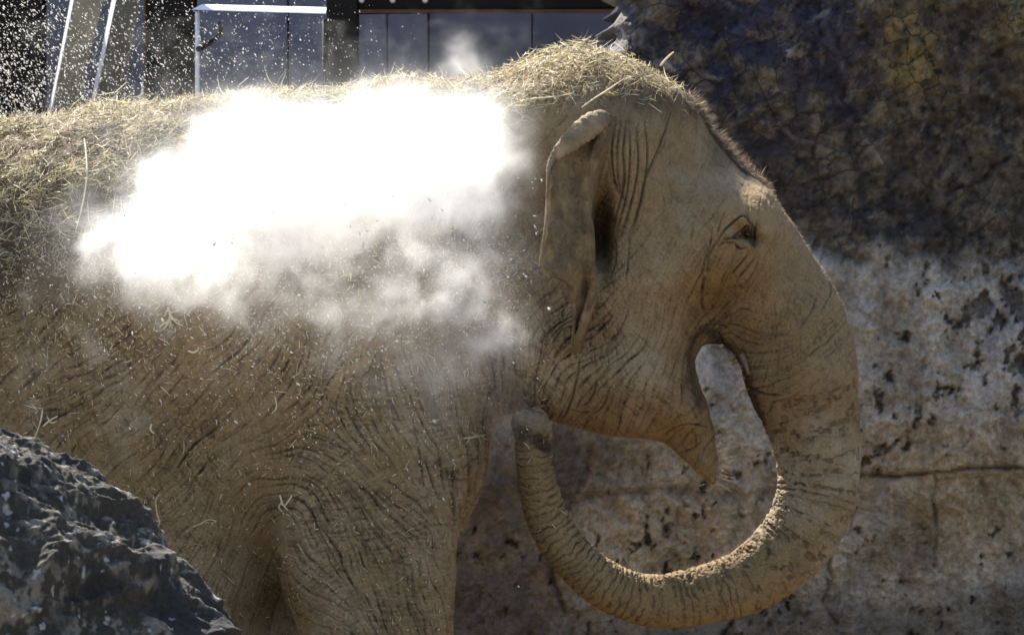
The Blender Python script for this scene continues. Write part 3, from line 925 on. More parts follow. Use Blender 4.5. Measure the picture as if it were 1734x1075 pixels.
# creases that can be followed one by one in the photograph
CRE = [  # folds in front of the ear
    ([(1043, 205), (1036, 250), (1040, 300), (1052, 330)], 1.6, 2.2), ([(1052, 200), (1046, 250), (1048, 310), (1062, 345)], 1.3, 2), ([(1060, 205), (1056, 260), (1058, 310), (1040, 372)], 1.6, 2.2),
    ([(1066, 215), (1068, 270), (1062, 330), (1045, 385)], 1.5, 2.2), ([(1078, 215), (1082, 270), (1076, 320), (1052, 400)], 1.6, 2.2), ([(1092, 205), (1098, 260), (1090, 330), (1068, 395)], 1.7, 2.2),
    ([(1140, 185), (1122, 240), (1096, 300), (1084, 350), (1070, 400)], 1.6, 2), ([(1132, 235), (1108, 275), (1094, 305)], 1.0, 1.8), ([(1068, 396), (1064, 440), (1060, 475)], 1.2, 2), ([(1045, 405), (1042, 445), (1032, 470)], 1.2, 2),
    ([(1030, 270), (1036, 300), (1050, 328), (1056, 300), (1060, 260)], 1.0, 2),
    # eye
    ([(1215, 410), (1230, 388), (1245, 375), (1256, 365), (1266, 366), (1273, 378), (1276, 392)], 2.2, 2), ([(1240, 402), (1250, 397), (1260, 386), (1268, 382), (1272, 392)], 2.0, 2),
    ([(1228, 406), (1244, 402), (1252, 400)], 1.6, 1.8), ([(1276, 375), (1280, 388), (1282, 402)], 2, 1.8), ([(1286, 374), (1282, 392), (1282, 408)], 1.8, 1.8),
    ([(1244, 408), (1250, 417), (1256, 421), (1262, 418)], 1.8, 1.8), ([(1216, 408), (1206, 425), (1198, 445)], 1.2, 2), ([(1270, 430), (1258, 446), (1240, 466)], 1.6, 2), ([(1282, 436), (1272, 452), (1256, 470)], 1.2, 2),
    ([(1230, 358), (1222, 375), (1216, 395)], 1.0, 1.8), ([(1208, 385), (1204, 415), (1196, 440), (1190, 470)], 1.2, 2), ([(1176, 375), (1172, 402)], 1.0, 1.8), ([(1290, 430), (1284, 455), (1268, 480)], .9, 2),
    ([(1218, 416), (1228, 411), (1244, 410)], 1.2, 1.8), ([(1195, 470), (1193, 505), (1200, 530)], 1.3, 2.2), ([(1202, 440), (1201, 462)], 1.3, 1.8),
    # mouth corner and jaw
    ([(1188, 560), (1200, 552), (1222, 550), (1240, 556)], 1.2, 2.4), ([(1222, 560), (1238, 590), (1258, 618)], 1.5, 2.4), ([(1130, 742), (1150, 726), (1180, 722), (1205, 726)], 1.6, 2.4),
    ([(1160, 770), (1180, 764), (1196, 752)], 1.2, 2), ([(1176, 728), (1186, 746), (1184, 764)], 1.0, 2), ([(950, 716), (965, 690), (978, 640), (984, 600)], 1.3, 2.5),
    ([(985, 690), (1000, 680), (1012, 650)], 1.4, 2.2), ([(960, 690), (985, 702), (1000, 700)], 1.2, 2.2), ([(1005, 706), (1022, 690), (1035, 655)], 1.3, 2), ([(1268, 648), (1296, 668), (1330, 672)], 1.5, 3),
    # neck fold, armpit, leg front
    ([(838, 660), (826, 680), (820, 710), (828, 760)], 2.0, 2.6), ([(885, 660), (892, 690)], 1.8, 2.4), ([(905, 640), (905, 690)], 1.0, 2), ([(925, 640), (918, 680), (914, 708)], 1.0, 2),
    ([(772, 790), (770, 830), (774, 880)], 2.2, 2.6), ([(772, 800), (790, 790), (808, 775)], 1.2, 2), ([(776, 870), (792, 850), (806, 820)], 1.3, 2.2), ([(768, 800), (780, 812), (800, 812)], 1.2, 2),
    ([(738, 740), (750, 780), (755, 830)], 1.4, 2.2), ([(722, 770), (730, 800), (744, 840)], 1.6, 2.2), ([(700, 700), (712, 760), (720, 820)], 1.3, 2)]
for pts, dep, sg in CRE:
    c = catmull(pts, 12)
    for i in range(len(c) - 1):
        d = np.linalg.norm(c[i + 1] - c[i]); m = max(1, int(d / 1.5))
        for t in np.arange(m) / m:
            p = c[i] + (c[i + 1] - c[i]) * t
            q = (i + t) / len(c)
            stamp(p[0], p[1], dep * 0.66 * (0.35 + 0.65 * min(1, 4 * min(q, 1 - q))), sg * 0.55)

def sample(M, u, v):
    x = np.clip(u + 100, 0, MW - 2); y = np.clip(v + 50, 0, MH - 2)
    i = x.astype(int); j = y.astype(int); fx = x - i; fy = y - j
    return (M[j, i] * (1 - fx) * (1 - fy) + M[j, i + 1] * fx * (1 - fy) + M[j + 1, i] * (1 - fx) * fy + M[j + 1, i + 1] * fx * fy)

# fine streaks of skin folds that follow the same directions (noise smeared along them)
def smear(seed, turn, steps, cell):
    g = np.random.default_rng(seed)
    base = g.random((MH // cell + 2, MW // cell + 2)).astype(np.float32)
    hs = 2
    yy2, xx2 = np.mgrid[0:MH:hs, 0:MW:hs].astype(np.float32)
    ci_ = np.minimum((yy2 / 10).astype(int), Fth.shape[0] - 1); cj_ = np.minimum((xx2 / 10).astype(int), Fth.shape[1] - 1)
    th0 = Fth[ci_, cj_] + turn
    acc = np.zeros_like(yy2); wsum = 0
    wj = (g.random(yy2.shape).astype(np.float32) - .5) * 0
    for sgn in (1, -1):
        x, y = xx2.copy(), yy2.copy()
        pdx, pdy = np.cos(th0).astype(np.float32) * sgn, -np.sin(th0).astype(np.float32) * sgn
        for q in range(steps):
            ci_ = np.clip((y / 10).astype(np.int32), 0, Fth.shape[0] - 1); cj_ = np.clip((x / 10).astype(np.int32), 0, Fth.shape[1] - 1)
            th_ = Fth[ci_, cj_].astype(np.float32) + turn
            dx, dy = np.cos(th_), -np.sin(th_)
            s = np.where(dx * pdx + dy * pdy < 0, -1, 1).astype(np.float32)
            pdx, pdy = dx * s, dy * s
            x = x + pdx * 2; y = y + pdy * 2
            w = 1 - q / steps
            acc += w * base[np.clip((y / cell).astype(np.int32), 0, base.shape[0] - 1), np.clip((x / cell).astype(np.int32), 0, base.shape[1] - 1)]
            wsum += w
    acc = acc / wsum
    acc = (acc - acc.mean()) / acc.std()
    return np.repeat(np.repeat(acc, hs, 0), hs, 1)[:MH, :MW]
LIC = smear(5, 0.0, 20, 3)
LIC2 = smear(6, 1.2, 8, 3)
stn = np.repeat(np.repeat(Fst, 10, 0), 10, 1)[:MH, :MW]

# nearest point of the trunk line
near_t = (V[:, 0] > 0.0) & (V[:, 2] < CAMZ + 0.10) & (V[:, 2] > 0.75)
ids = np.nonzero(near_t)[0]
best = np.full(len(ids), 1e9, dtype=np.float32); sarc = np.zeros(len(ids), dtype=np.float32)
arc = np.concatenate([[0], np.cumsum(np.linalg.norm(np.diff(TP, axis=0), axis=1))])
for i in range(len(TP) - 1):
    a, b = TP[i].astype(np.float32), TP[i + 1].astype(np.float32)
    e = b - a; L = e @ e
    d = V[ids] - a
    t = np.clip((d @ e) / L, 0, 1)
    ds = np.linalg.norm(d - t[:, None] * e, axis=1) / (TRAD[i] + (TRAD[i + 1] - TRAD[i]) * t)
    up = ds < best
    best[up] = ds[up]; sarc[up] = arc[i] + t[up] * math.sqrt(L)
TS = np.full(len(V), -1.0, dtype=np.float32); TD = np.full(len(V), 9.0, dtype=np.float32)
TS[ids] = sarc; TD[ids] = best
ontrunk = np.where(TD < 1.12, 1.0, 0.0) * sstep(0.20, 0.34, TS)
jawside = sstep(1225, 1245, U_) * (W_ < 760) + (W_ >= 760) + (U_ > 1300)
ontrunk = ontrunk * np.clip(np.where((U_ < 1225) & (W_ < 845) & (U_ > 945), 0, 1), 0, 1)

facing = sstep(0.25, -0.15, N[:, 1]) * sstep(-1.55, -1.3, V[:, 0]) * sstep(0.76, 0.85, V[:, 2])
groove = sample(GR, U_, W_) * facing * (1 - ontrunk)
# fold in the skin: a groove with raised lips
P3 = V
med = fbm(P3, 9.0, 3, 0.5, 5) * 0.006 + fbm(P3, 30.0, 3, 0.5, 9) * 0.0022
# trunk rings: uneven folds across the trunk, deeper under it
inner = np.zeros(len(V), dtype=np.float32)
if len(ids):
    tang = np.gradient(TP, axis=0); tang /= np.linalg.norm(tang, axis=1, keepdims=True)
    ii = np.clip(np.searchsorted(arc, sarc), 0, len(TP) - 1)
    tg = tang[ii]
    nin = np.stack([tg[:, 2], np.zeros(len(tg)), -tg[:, 0]], 1)      # towards the inside of the curl
    cc = P(1150, 800, 0.0)
    s_ = np.sign(((np.array(cc) - TP[ii]) * nin).sum(1))
    inner[ids] = (N[ids] * nin).sum(1) * s_
wob = fbm(P3, 14.0, 3, 0.5, 21) * 0.020 + fbm(P3, 45.0, 2, 0.5, 22) * 0.006
s1 = TS + wob
def saw(x):                                        # narrow valleys between rounded folds
    f = np.abs((x % 1.0) - 0.5) * 2
    return 1 - np.clip((f - 0.55) / 0.45, 0, 1) ** 1.6
lenmask = 0.5 + 0.5 * fbm(P3 * np.array([1, 1, 1]), 22.0, 2, 0.5, 31)
rings = (saw(s1 / 0.021) - 1) * 0.0052 * (0.45 + 0.9 * lenmask) + (saw((s1 + 0.3 * wob) / 0.0093 + 0.37) - 1) * 0.0018
rings2 = (saw((s1 * 1.0 + 0.012 * fbm(P3, 40.0, 2, 0.5, 33)) / 0.0175 + 0.2) - 1) * 0.008
trd = rings * (1 + 0.8 * sstep(0.1, 0.7, inner)) + rings2 * sstep(0.55, 0.9, inner)
stv = np.clip(sample(stn, U_, W_) * 0.9 + 0.15, 0, 1.1)
lic = (np.clip(sample(LIC, U_, W_), -2.2, 1.5) * 0.0010 + np.clip(sample(LIC2, U_, W_), -2, 1) * 0.0008) * facing * (1 - ontrunk) * stv
disp = 1.05 * lic - groove * 0.0082 + 1.35 * med * (1 - 0.75 * ontrunk) + trd * ontrunk
topm = sstep(0.2, 0.7, N[:, 2])
def ridge_line(pts, wd):
    c = catmull(pts, 6); return np.exp(-(polyline_dist(U_[eyez], W_[eyez], [tuple(q) for q in c]) / wd) ** 2)
eyez = np.nonzero((np.abs(U_ - 1262) < 60) & (np.abs(W_ - 400) < 60) & (N[:, 1] < 0))[0]
disp[eyez] += 0.0055 * ridge_line([(1236, 399), (1250, 389), (1264, 381), (1274, 386), (1284, 402)], 5.0) + 0.0055 * ridge_line([(1242, 406), (1254, 414), (1266, 415), (1276, 420)], 5.0) + 0.002 * ridge_line([(1222, 404), (1240, 382), (1258, 371), (1272, 374), (1284, 388)], 5.0)
disp[eyez] -= 0.010 * ridge_line([(1250, 400), (1262, 397), (1272, 401), (1280, 411)], 5.0)
V = V + N * disp[:, None]

# skin colours, with some light and shade painted in
tipz = gauss(U_, W_, 897, 712, 40, 26) * 0.5  # trunk tip darkened in colour where the sun pales it
pale = np.clip(fbm(P3, 4.0, 5, 0.6, 40) * 1.5 - 0.08, 0, 0.5)
pn_ = 0.6 + 0.6 * fbm(P3, 25.0, 3, 0.5, 41)
for px, py, sx, sy, am in [(1165, 465, 0, 0, 0), (1090, 475, 26, 12, .35), (1060, 445, 14, 26, .3), (1240, 300, 60, 14, .55), (1120, 480, 22, 14, .3), (760, 640, 120, 90, .35), (1330, 390, 10, 60, .2),
                           (740, 900, 30, 140, .25), (1080, 700, 60, 30, .15), (920, 600, 80, 120, .3)]:
    if am: pale = pale + am * np.exp(-((U_ - px) / sx) ** 2 * 0.5 - ((W_ - py) / sy) ** 2 * 0.5) * pn_
ochre = np.zeros(len(V))
for px, py, sx, sy, am in [(1300, 340, 60, 40, .6), (1250, 460, 60, 40, .3), (1160, 500, 60, 50, .25), (1240, 540, 50, 40, .2), (1060, 640, 100, 90, .3), (1000, 280, 60, 80, .3), (1010, 730, 120, 20, .4),
                           (1200, 1040, 260, 40, .6), (420, 560, 120, 60, .3)]:  # the patch under the trunk paints in warm bounce light
    ochre = ochre + am * np.exp(-((U_ - px) / sx) ** 2 * 0.5 - ((W_ - py) / sy) ** 2 * 0.5)
ochre = np.clip(ochre * (0.8 + 0.9 * fbm(P3, 12.0, 3, 0.5, 44)), 0, 0.8)
dirt_shade = np.clip((fbm(P3, 55.0, 3, 0.6, 50) - 0.18) * 2.2, 0, 0.45) * 0.5
backdark = sstep(560, 420, W_ + 60 * fbm(P3, 6.0, 3, 0.5, 52)) * sstep(900, 760, U_)
dirt_shade = np.clip(dirt_shade + backdark * 0.6 + np.exp(-((U_ - 1110) / 90) ** 2 * 0.5 - ((W_ - 165) / 22) ** 2 * 0.5) * 0.6 + np.exp(-((U_ - 1225) / 26) ** 2 - ((W_ - 230) / 60) ** 2) * 0.6, 0, 0.8)  # darker over the upper flank, below the crown and along the brow
eye_shade = np.exp(-(((U_ - 1266) * 0.85 + (W_ - 398) * -0.5) / 14) ** 2 - (((W_ - 398) * 0.85 + (U_ - 1266) * 0.3) / 40) ** 2) * 0
for ex, ey, es in [(1262, 393, 10), (1270, 398, 11), (1278, 409, 10), (1250, 399, 7), (1282, 400, 7)]:  # eye socket shadow laid into the skin colour
    eye_shade = np.maximum(eye_shade, np.exp(-((U_ - ex) / es) ** 2 - ((W_ - ey) / es) ** 2))
tip_shade = 1.6 * np.exp(-(((U_ - 919) * .82 + (W_ - 756) * .57) / 22) ** 2 - (((W_ - 756) * .82 - (U_ - 919) * .57) / 10) ** 2) + gauss(U_, W_, 884, 738, 7, 14) * .7  # darkness of the nostril clefts, painted as shade
dirt_shade = np.clip(dirt_shade + eye_shade * 0.9 * facing + tip_shade * facing + tipz, 0, 0.95)
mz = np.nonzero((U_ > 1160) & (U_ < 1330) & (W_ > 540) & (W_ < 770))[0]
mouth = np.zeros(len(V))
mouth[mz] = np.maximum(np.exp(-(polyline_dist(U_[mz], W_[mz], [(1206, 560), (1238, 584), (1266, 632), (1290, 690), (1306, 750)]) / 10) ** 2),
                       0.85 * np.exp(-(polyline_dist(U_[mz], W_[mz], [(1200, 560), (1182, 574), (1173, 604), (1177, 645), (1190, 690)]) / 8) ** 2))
dirt_shade = np.clip(dirt_shade + 0.9 * mouth, 0, 0.95)  # shade along both sides of the mouth gap, painted into the colour
crease = np.clip(groove * 0.85, 0, 0.8) + ontrunk * np.clip(-rings / 0.008, 0, 0.6) + np.clip(-lic / 0.0026, 0, 0.5)  # darker skin in the folds, deepened by painted cavity shade

elephant = empty('elephant', (0, 0, 0))
tag(elephant, 'dust-coated brown elephant in profile, curling its trunk under its chin to blow dust', 'elephant')
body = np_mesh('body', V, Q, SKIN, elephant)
for nm, arr in (('pale', pale), ('ochre', ochre), ('dirt_shade', dirt_shade), ('crease', crease)):
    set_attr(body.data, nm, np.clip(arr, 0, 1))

# surface lookup from the side, for things that lie on the skin: nearest vertex to the camera side per cell
CELL = 4.0
pk = CAMZ
du = 867 + V[:, 0] / PXM * DIST / (DIST + V[:, 1]); dv = 537.5 - (V[:, 2] - CAMZ) / PXM * DIST / (DIST + V[:, 1])
ci = ((du + 200) / CELL).astype(int); cj = ((dv + 100) / CELL).astype(int)
okc = (ci >= 0) & (ci < 480) & (cj >= 0) & (cj < 330)
SURF = np.full((330, 480), -1, dtype=np.int64)
order = np.argsort(-V[okc][:, 1])            # far first, near overwrites
idk = np.nonzero(okc)[0][order]
SURF[cj[idk], ci[idk]] = idk
def on_skin(px, py):
    i = SURF[int((py + 100) / CELL), int((px + 200) / CELL)]
    if i < 0: return None
    return Vector(V[i]), Vector(N[i])

# ---- ear: a thin leathery flap hinged behind the temple, its upper rim rolled over
def ear_mesh(name, mirror=1):
    rows = [  # py, x_hinge, x_ridge, x_edge, y_hinge, y_ridge, y_edge
        (196, 1034, 1030, 1018, .31, .335, .345), (214, 1032, 1024, 992, .31, .36, .375), (235, 1030, 1018, 968, .31, .38, .405), (258, 1027, 1010, 946, .30, .395, .425), (280, 1025, 1004, 932, .29, .405, .445),
        (310, 1014, 998, 929, .28, .415, .475), (345, 1004, 997, 927, .27, .43, .51), (380, 998, 1000, 924, .265, .44, .545), (420, 998, 1003, 918, .265, .455, .575), (448, 1000, 1005, 913, .27, .46, .59),
        (464, 1003, 1006, 932, .27, .455, .56), (480, 1006, 1006, 958, .27, .445, .50), (505, 1006, 1002, 968, .275, .435, .46), (540, 996, 992, 969, .28, .425, .43), (570, 985, 982, 968, .29, .415, .415), (596, 974, 972, 966, .31, .405, .405)]
    R_ = catmull(rows, 6)
    nv = len(R_); nu = 30
    F_, B_ = [], []
    for r in R_:
        py, xh, xr, xe, yh, yr, ye = r
        prof = catmull([(xh + 8, yh - 0.03), (xh, yh + 0.03), (xr + 1, yr - 0.006), (xr - 5, yr + 0.014), (xr * 0.72 + xe * 0.28, yr * 0.72 + ye * 0.28 - 0.022), (xr * 0.35 + xe * 0.65, yr * 0.35 + ye * 0.65 - 0.014), (xe + 4, ye + 0.002), (xe, ye)], 8)
        L = np.concatenate([[0], np.cumsum(np.hypot(np.diff(prof[:, 0]) * PXM, np.diff(prof[:, 1])))])
        tt = np.linspace(0, L[-1], nu)
        xs = np.interp(tt, L, prof[:, 0]); ys = np.interp(tt, L, prof[:, 1])
        F_.append([tuple(P(a, py + 0.5 * (nu - 1 - q) / nu, -b)) for q, (a, b) in enumerate(zip(xs, ys))])
    A = np.array(F_)
    # refine
    def up(A, ax, k):
        n_ = A.shape[ax]; t = np.linspace(0, n_ - 1, (n_ - 1) * k + 1); i = np.minimum(t.astype(int), n_ - 2); f = t - i
        sh = [1, 1, 1]; sh[ax] = -1
        return np.take(A, i, ax) * (1 - f).reshape(sh) + np.take(A, i + 1, ax) * f.reshape(sh)
    A = up(up(A, 0, 3), 1, 2)
    nv, nu = A.shape[:2]
    gu = np.gradient(A, axis=1); gv = np.gradient(A, axis=0)
    nn = np.cross(gu, gv); nn /= np.linalg.norm(nn, axis=2, keepdims=True) + 1e-9
    if nn[nv // 2, nu // 2, 1] > 0: nn = -nn
    flat = A.reshape(-1, 3)
    uu = np.tile(np.linspace(0, 1, nu), nv)
    sU = 867 + flat[:, 0] / PXM; sV = 537.5 - (flat[:, 2] - CAMZ) / PXM
    st = np.stack([sU * 0.05, sV * 0.012, uu * 0], 1)
    d = fbm(flat, 16.0, 4, 0.5, 61) * 0.006 + fbm(st, 1.0, 4, 0.55, 62) * 0.0045 - np.clip(ridged(st * 1.7, 1.0, 2, 0.5, 63) - 0.72, 0, 1) * 0.010
    flat = flat + nn.reshape(-1, 3) * d[:, None]
    vv = np.repeat(np.linspace(0, 1, nv), nu)
    thick = (0.010 - 0.0065 * uu ** 2) 
    Fr = flat + nn.reshape(-1, 3) * (thick * 0.5)[:, None]
    Bk = flat - nn.reshape(-1, 3) * (thick * 0.5)[:, None]
    V_ = np.concatenate([Fr, Bk])
    o = nv * nu
    idg = np.arange(o).reshape(nv, nu)
    q1 = np.stack([idg[:-1, :-1], idg[1:, :-1], idg[1:, 1:], idg[:-1, 1:]], -1).reshape(-1, 4)
    q2 = q1[:, ::-1] + o
    rim = []
    bd = list(idg[0, :]) + list(idg[1:, -1]) + list(idg[-1, -2::-1]) + list(idg[-2:0:-1, 0])
    bd = np.array(bd)
    rim = np.stack([bd, np.roll(bd, -1), np.roll(bd, -1) + o, bd + o], 1)
    Q_ = np.concatenate([q1, q2, rim])
    # the rolled upper rim
    path = catmull([(1026, 199, 9, -.36), (1018, 202, 16, -.385), (1002, 211, 20, -.405), (984, 224, 20, -.418), (966, 240, 17, -.428), (948, 257, 12, -.434), (936, 270, 7, -.436), (930, 283, 4.5, -.448), (928, 300, 3, -.465), (926, 345, 2.2, -.51), (923, 385, 2.2, -.55), (917, 425, 2.2, -.578), (912, 452, 1.6, -.592)], 10)
    ring = 20
    c = np.array([tuple(P(a, b, y)) for a, b, r, y in path])
    tg = np.gradient(c, axis=0); tg /= np.linalg.norm(tg, axis=1, keepdims=True)
    yv = np.array([0, 1, 0]); s1_ = np.cross(tg, yv); s1_ /= np.linalg.norm(s1_, axis=1, keepdims=True)
    s2_ = np.cross(tg, s1_)
    an = np.linspace(0, 2 * math.pi, ring, endpoint=False)
    T = c[:, None] + (s1_[:, None] * np.cos(an)[None, :, None] * 1.0 + s2_[:, None] * np.sin(an)[None, :, None] * 0.8) * (path[:, 2] * PXM)[:, None, None]
    m = len(c)
    tw = T.reshape(-1, 3)
    al = np.repeat(np.arange(m), ring); aa = np.tile(an, m)
    wr = (np.abs(((al * 0.19 + 0.5 * np.cos(aa) + fbm(tw, 30, 2, .5, 66)) % 1) - 0.5) * 2 - 0.5) * 0.16
    cen = np.repeat(c, ring, 0)
    T2 = cen + (tw - cen) * (1 + wr + 0.12 * fbm(tw, 25, 3, 0.5, 65))[:, None]
    b0 = len(V_)
    ig = np.arange(m * ring).reshape(m, ring)
    q3 = np.stack([ig[:-1], np.roll(ig[:-1], -1, 1), np.roll(ig[1:], -1, 1), ig[1:]], -1).reshape(-1, 4) + b0
    V_ = np.concatenate([V_, T2, c[:1], c[-1:]])
    c0, c1 = b0 + m * ring, b0 + m * ring + 1
    cap = np.concatenate([np.stack([np.full(ring, c0), np.roll(ig[0], -1) + b0, ig[0] + b0, ig[0] + b0], 1)])
    V_ = V_.copy()
    if mirror < 0: V_[:, 1] *= -1; Q_ = Q_[:, ::-1]; q3 = q3[:, ::-1]
    ob = np_mesh(name, V_, np.concatenate([Q_, q3]), EARSKIN, elephant)
    k = len(V_)
    pale_ = np.clip(-0.06 + 0.5 * fbm(V_, 7.0, 4, 0.55, 67), 0, 0.4)
    pale_[b0:] = 0.75  # rolled rim paled, its sunlit brightness put into the colour
    rimm = np.zeros(k); rimm[:o] = sstep(0.955, 0.985, uu + 0.02 * fbm(flat, 40.0, 3, .5, 70)); rimm[o:2 * o] = rimm[:o]  # edge strip, also paled to carry its rim light
    set_attr(ob.data, 'pale', np.clip(pale_ + rimm * 0.5, 0, 1)); set_attr(ob.data, 'ochre', np.clip(0.2 + 0.6 * fbm(V_, 5.0, 3, 0.5, 68), 0, 0.5))
    set_attr(ob.data, 'dirt_shade', np.clip(0.40 + fbm(V_, 30.0, 4, 0.6, 69) * 0.8, 0, 0.6)); set_attr(ob.data, 'crease', np.zeros(k)); rimm[:2 * o] *= np.tile(sstep(0.1, 0.2, vv) * sstep(0.75, 0.66, vv), 2); set_attr(ob.data, 'thin', rimm * 0.85)  # whole ear toned darker to part it from the neck
    return ob
ear_mesh('ear', 1)
ear_mesh('ear', -1)

# ---- eyes, tushes, tail, toenails
def ball(name, c, r, mat, parent, sx=1.0, sy=1.0, sz=1.0, seg=16):
    bm = bmesh.new(); bmesh.ops.create_uvsphere(bm, u_segments=seg, v_segments=seg // 2 + 2, radius=1)
    for v in bm.verts: v.co = Vector((v.co.x * r * sx, v.co.y * r * sy, v.co.z * r * sz)) + Vector(c)
    me = bpy.data.meshes.new(name); bm.to_mesh(me); bm.free()
    for p in me.polygons: p.use_smooth = True
    me.materials.append(mat)
    o = bpy.data.objects.new(name, me)
    return link(o, parent)
te = NT('eye'); te.color(rgb(0.02, 0.011, 0.006)); te.b.inputs['Roughness'].default_value = 0.25
tt_ = NT('tush'); tt_.color(tt_.mix(tt_.noise(60, 4, .6, tt_.obj()), rgb(0.14, 0.075, 0.045), rgb(0.24, 0.15, 0.09))); tt_.b.inputs['Roughness'].default_value = 0.6
hit = on_skin(1264, 397)
ey = hit[0]
for s in (-1, 1):
    ball('eye', (ey.x, s * (abs(ey.y) - 0.002), ey.z), 0.014, te.m, elephant, 1.0, 0.7, 0.8, 24)
for s in (-1, 1):
    c = catmull([tuple(P(1256, 600, s * 0.10)), tuple(P(1264, 620, s * 0.115)), tuple(P(1268, 634, s * 0.12))], 5)
    tube('tush', c, np.linspace(0.010, 0.004, len(c)), tt_.m, elephant)
tl = catmull([tuple(P(-715, 430)), tuple(P(-770, 520)), tuple(P(-790, 750)), tuple(P(-780, 1050)), tuple(P(-770, 1200))], 8)
tobj = tube('tail', tl, np.linspace(0.06, 0.018, len(tl)), SKIN, elephant)
tn = simple_mat('toenail', (0.36, 0.30, 0.24), 0.6)
for fx, fy, nf in ((P(645, 0, -0.34).x, -0.34, 5), (P(610, 0, 0.34).x, 0.34, 5), (X_(-495), -0.33, 4), (X_(-405), 0.33, 4)):
    for q in range(nf):
        a = math.radians(-60 + 120 * q / (nf - 1))
        ball('toenail', (fx + 0.19 * math.cos(a), fy + 0.17 * math.sin(a), 0.06), 0.04, tn, elephant, 0.6, 0.9, 1.1, 10)
# ------------------------------------------------------------------ hay, chaff, hair
def ribbons(name, base, d1, up, length, width, curl, mat, parent=None, nseg=3, tint=None, taper=True):
    """bent blades: base (n,3), unit direction d1, up vector to bend towards"""
    n = len(base)
    sidev = np.cross(d1, up); sidev /= np.linalg.norm(sidev, axis=1, keepdims=True) + 1e-9
    roll = rng.normal(0, 0.7, n)[:, None]
    upn = np.cross(sidev, d1)
    sidev = sidev * np.cos(roll) + upn * np.sin(roll)
    V_ = np.zeros((n, nseg + 1, 2, 3), dtype=np.float32)
    p = np.array(base, dtype=np.float64); d = d1.copy()
    lat = rng.normal(0, 1, (n, 3)) * 0.35
    for s in range(nseg + 1):
        t = s / nseg
        w = width * (1 - 0.6 * abs(2 * t - 0.8) ** 2 if taper else 1) * 0.5
        w = np.maximum(w, width * 0.12)
        V_[:, s, 0] = p - sidev * w[:, None]; V_[:, s, 1] = p + sidev * w[:, None]
        p = p + d * (length / nseg)[:, None]
        d = d + (up * curl[:, None] + lat * np.abs(curl)[:, None] * 1.2) / nseg
        d /= np.linalg.norm(d, axis=1, keepdims=True)
    V_ = V_.reshape(-1, 3)
    b = (np.arange(n) * (nseg + 1) * 2)[:, None]
    Fq = []
    for s in range(nseg):
        Fq.append(np.stack([b[:, 0] + 2 * s, b[:, 0] + 2 * s + 1, b[:, 0] + 2 * s + 3, b[:, 0] + 2 * s + 2], 1))
    o = np_mesh(name, V_, np.concatenate(Fq), mat, parent)
    tn_ = rng.random(n) if tint is None else tint
    set_attr(o.data, 'tint', np.repeat(tn_, (nseg + 1) * 2))
    return o

fa_ = 0.5 * np.linalg.norm(np.cross(V[Q[:, 2]] - V[Q[:, 0]], V[Q[:, 3]] - V[Q[:, 1]]), axis=1)
VA = np.zeros(len(V))
for i in range(4): VA += np.bincount(Q[:, i], weights=fa_ / 4, minlength=len(V))
nzA = fbm(P3, 7.0, 3, 0.55, 401); nzB = fbm(P3, 20.0, 3, 0.55, 402)
def pick(w, n):
    w = w * VA; c = np.cumsum(w); return np.searchsorted(c, rng.random(n) * c[-1])
def tangents(i):
    nn = N[i].astype(np.float64)
    r = rng.normal(0, 1, (len(i), 3)); t = r - nn * (r * nn).sum(1, keepdims=True)
    return t / (np.linalg.norm(t, axis=1, keepdims=True) + 1e-9), nn
vis = (V[:, 0] > -1.75)
low = np.interp(du, [-300, 0, 100, 200, 260, 330, 480, 760, 800], [420, 425, 415, 400, 385, 350, 320, 290, 230])
backm = sstep(40, -60, dv - low + 70 * nzA + 30 * nzB) * (du < 800) * vis * (N[:, 2] > -0.25)
lowh = np.interp(du, [760, 800, 860, 920, 980, 1040, 1080, 1130, 1180, 1230, 1290, 1310], [240, 235, 225, 195, 165, 150, 160, 172, 172, 250, 305, 300])
headm = sstep(26, -34, dv - lowh + 44 * nzA + 36 * nzB) * (du >= 760) * (du < 1300) * (N[:, 2] > -0.2) * (dv < 320)
foreh = headm * sstep(1150, 1200, du)
headm = headm * (1 - 0.75 * foreh)

clump = 0.12 + sstep(-0.22, 0.22, fbm(P3, 13.0, 3, 0.6, 405) + 0.3 * nzA)
backm = backm * clump; headm = headm * clump
def lay_hay(name, mask, n, label, lmin=0.02, lmax=0.07):
    i = pick(mask, n)
    t, nn = tangents(i)
    L = rng.uniform(lmin, lmax, n) * (1 + (rng.random(n) < 0.06) * rng.uniform(0.3, 1.4, n))
    lift = rng.uniform(0.0, 1.0, n) ** 1.5 * 0.020 * np.clip(1 + 2.2 * nzA[i] + 1.2 * nzB[i], 0.2, 2.2)
    tilt = rng.normal(0.08, 0.28, n)[:, None]
    d = t + nn * tilt; d /= np.linalg.norm(d, axis=1, keepdims=True)
    base = V[i] + nn * lift[:, None] - d * (L * 0.4)[:, None] + nn * (np.maximum(0, -tilt[:, 0]) * L * 0.5)[:, None]
    o = ribbons(name, base, d, nn, L, rng.uniform(0.0011, 0.0030, n), rng.normal(-0.25, 1.1, n), HAY)
    tag(o, label, 'hay', kind='stuff')
    return o
lay_hay('hay', backm, 36000, 'tangled dry hay lying on the elephant\'s back')
lay_hay('hay', headm, 6500, 'dry hay heaped on the crown of the elephant\'s head', 0.018, 0.055)
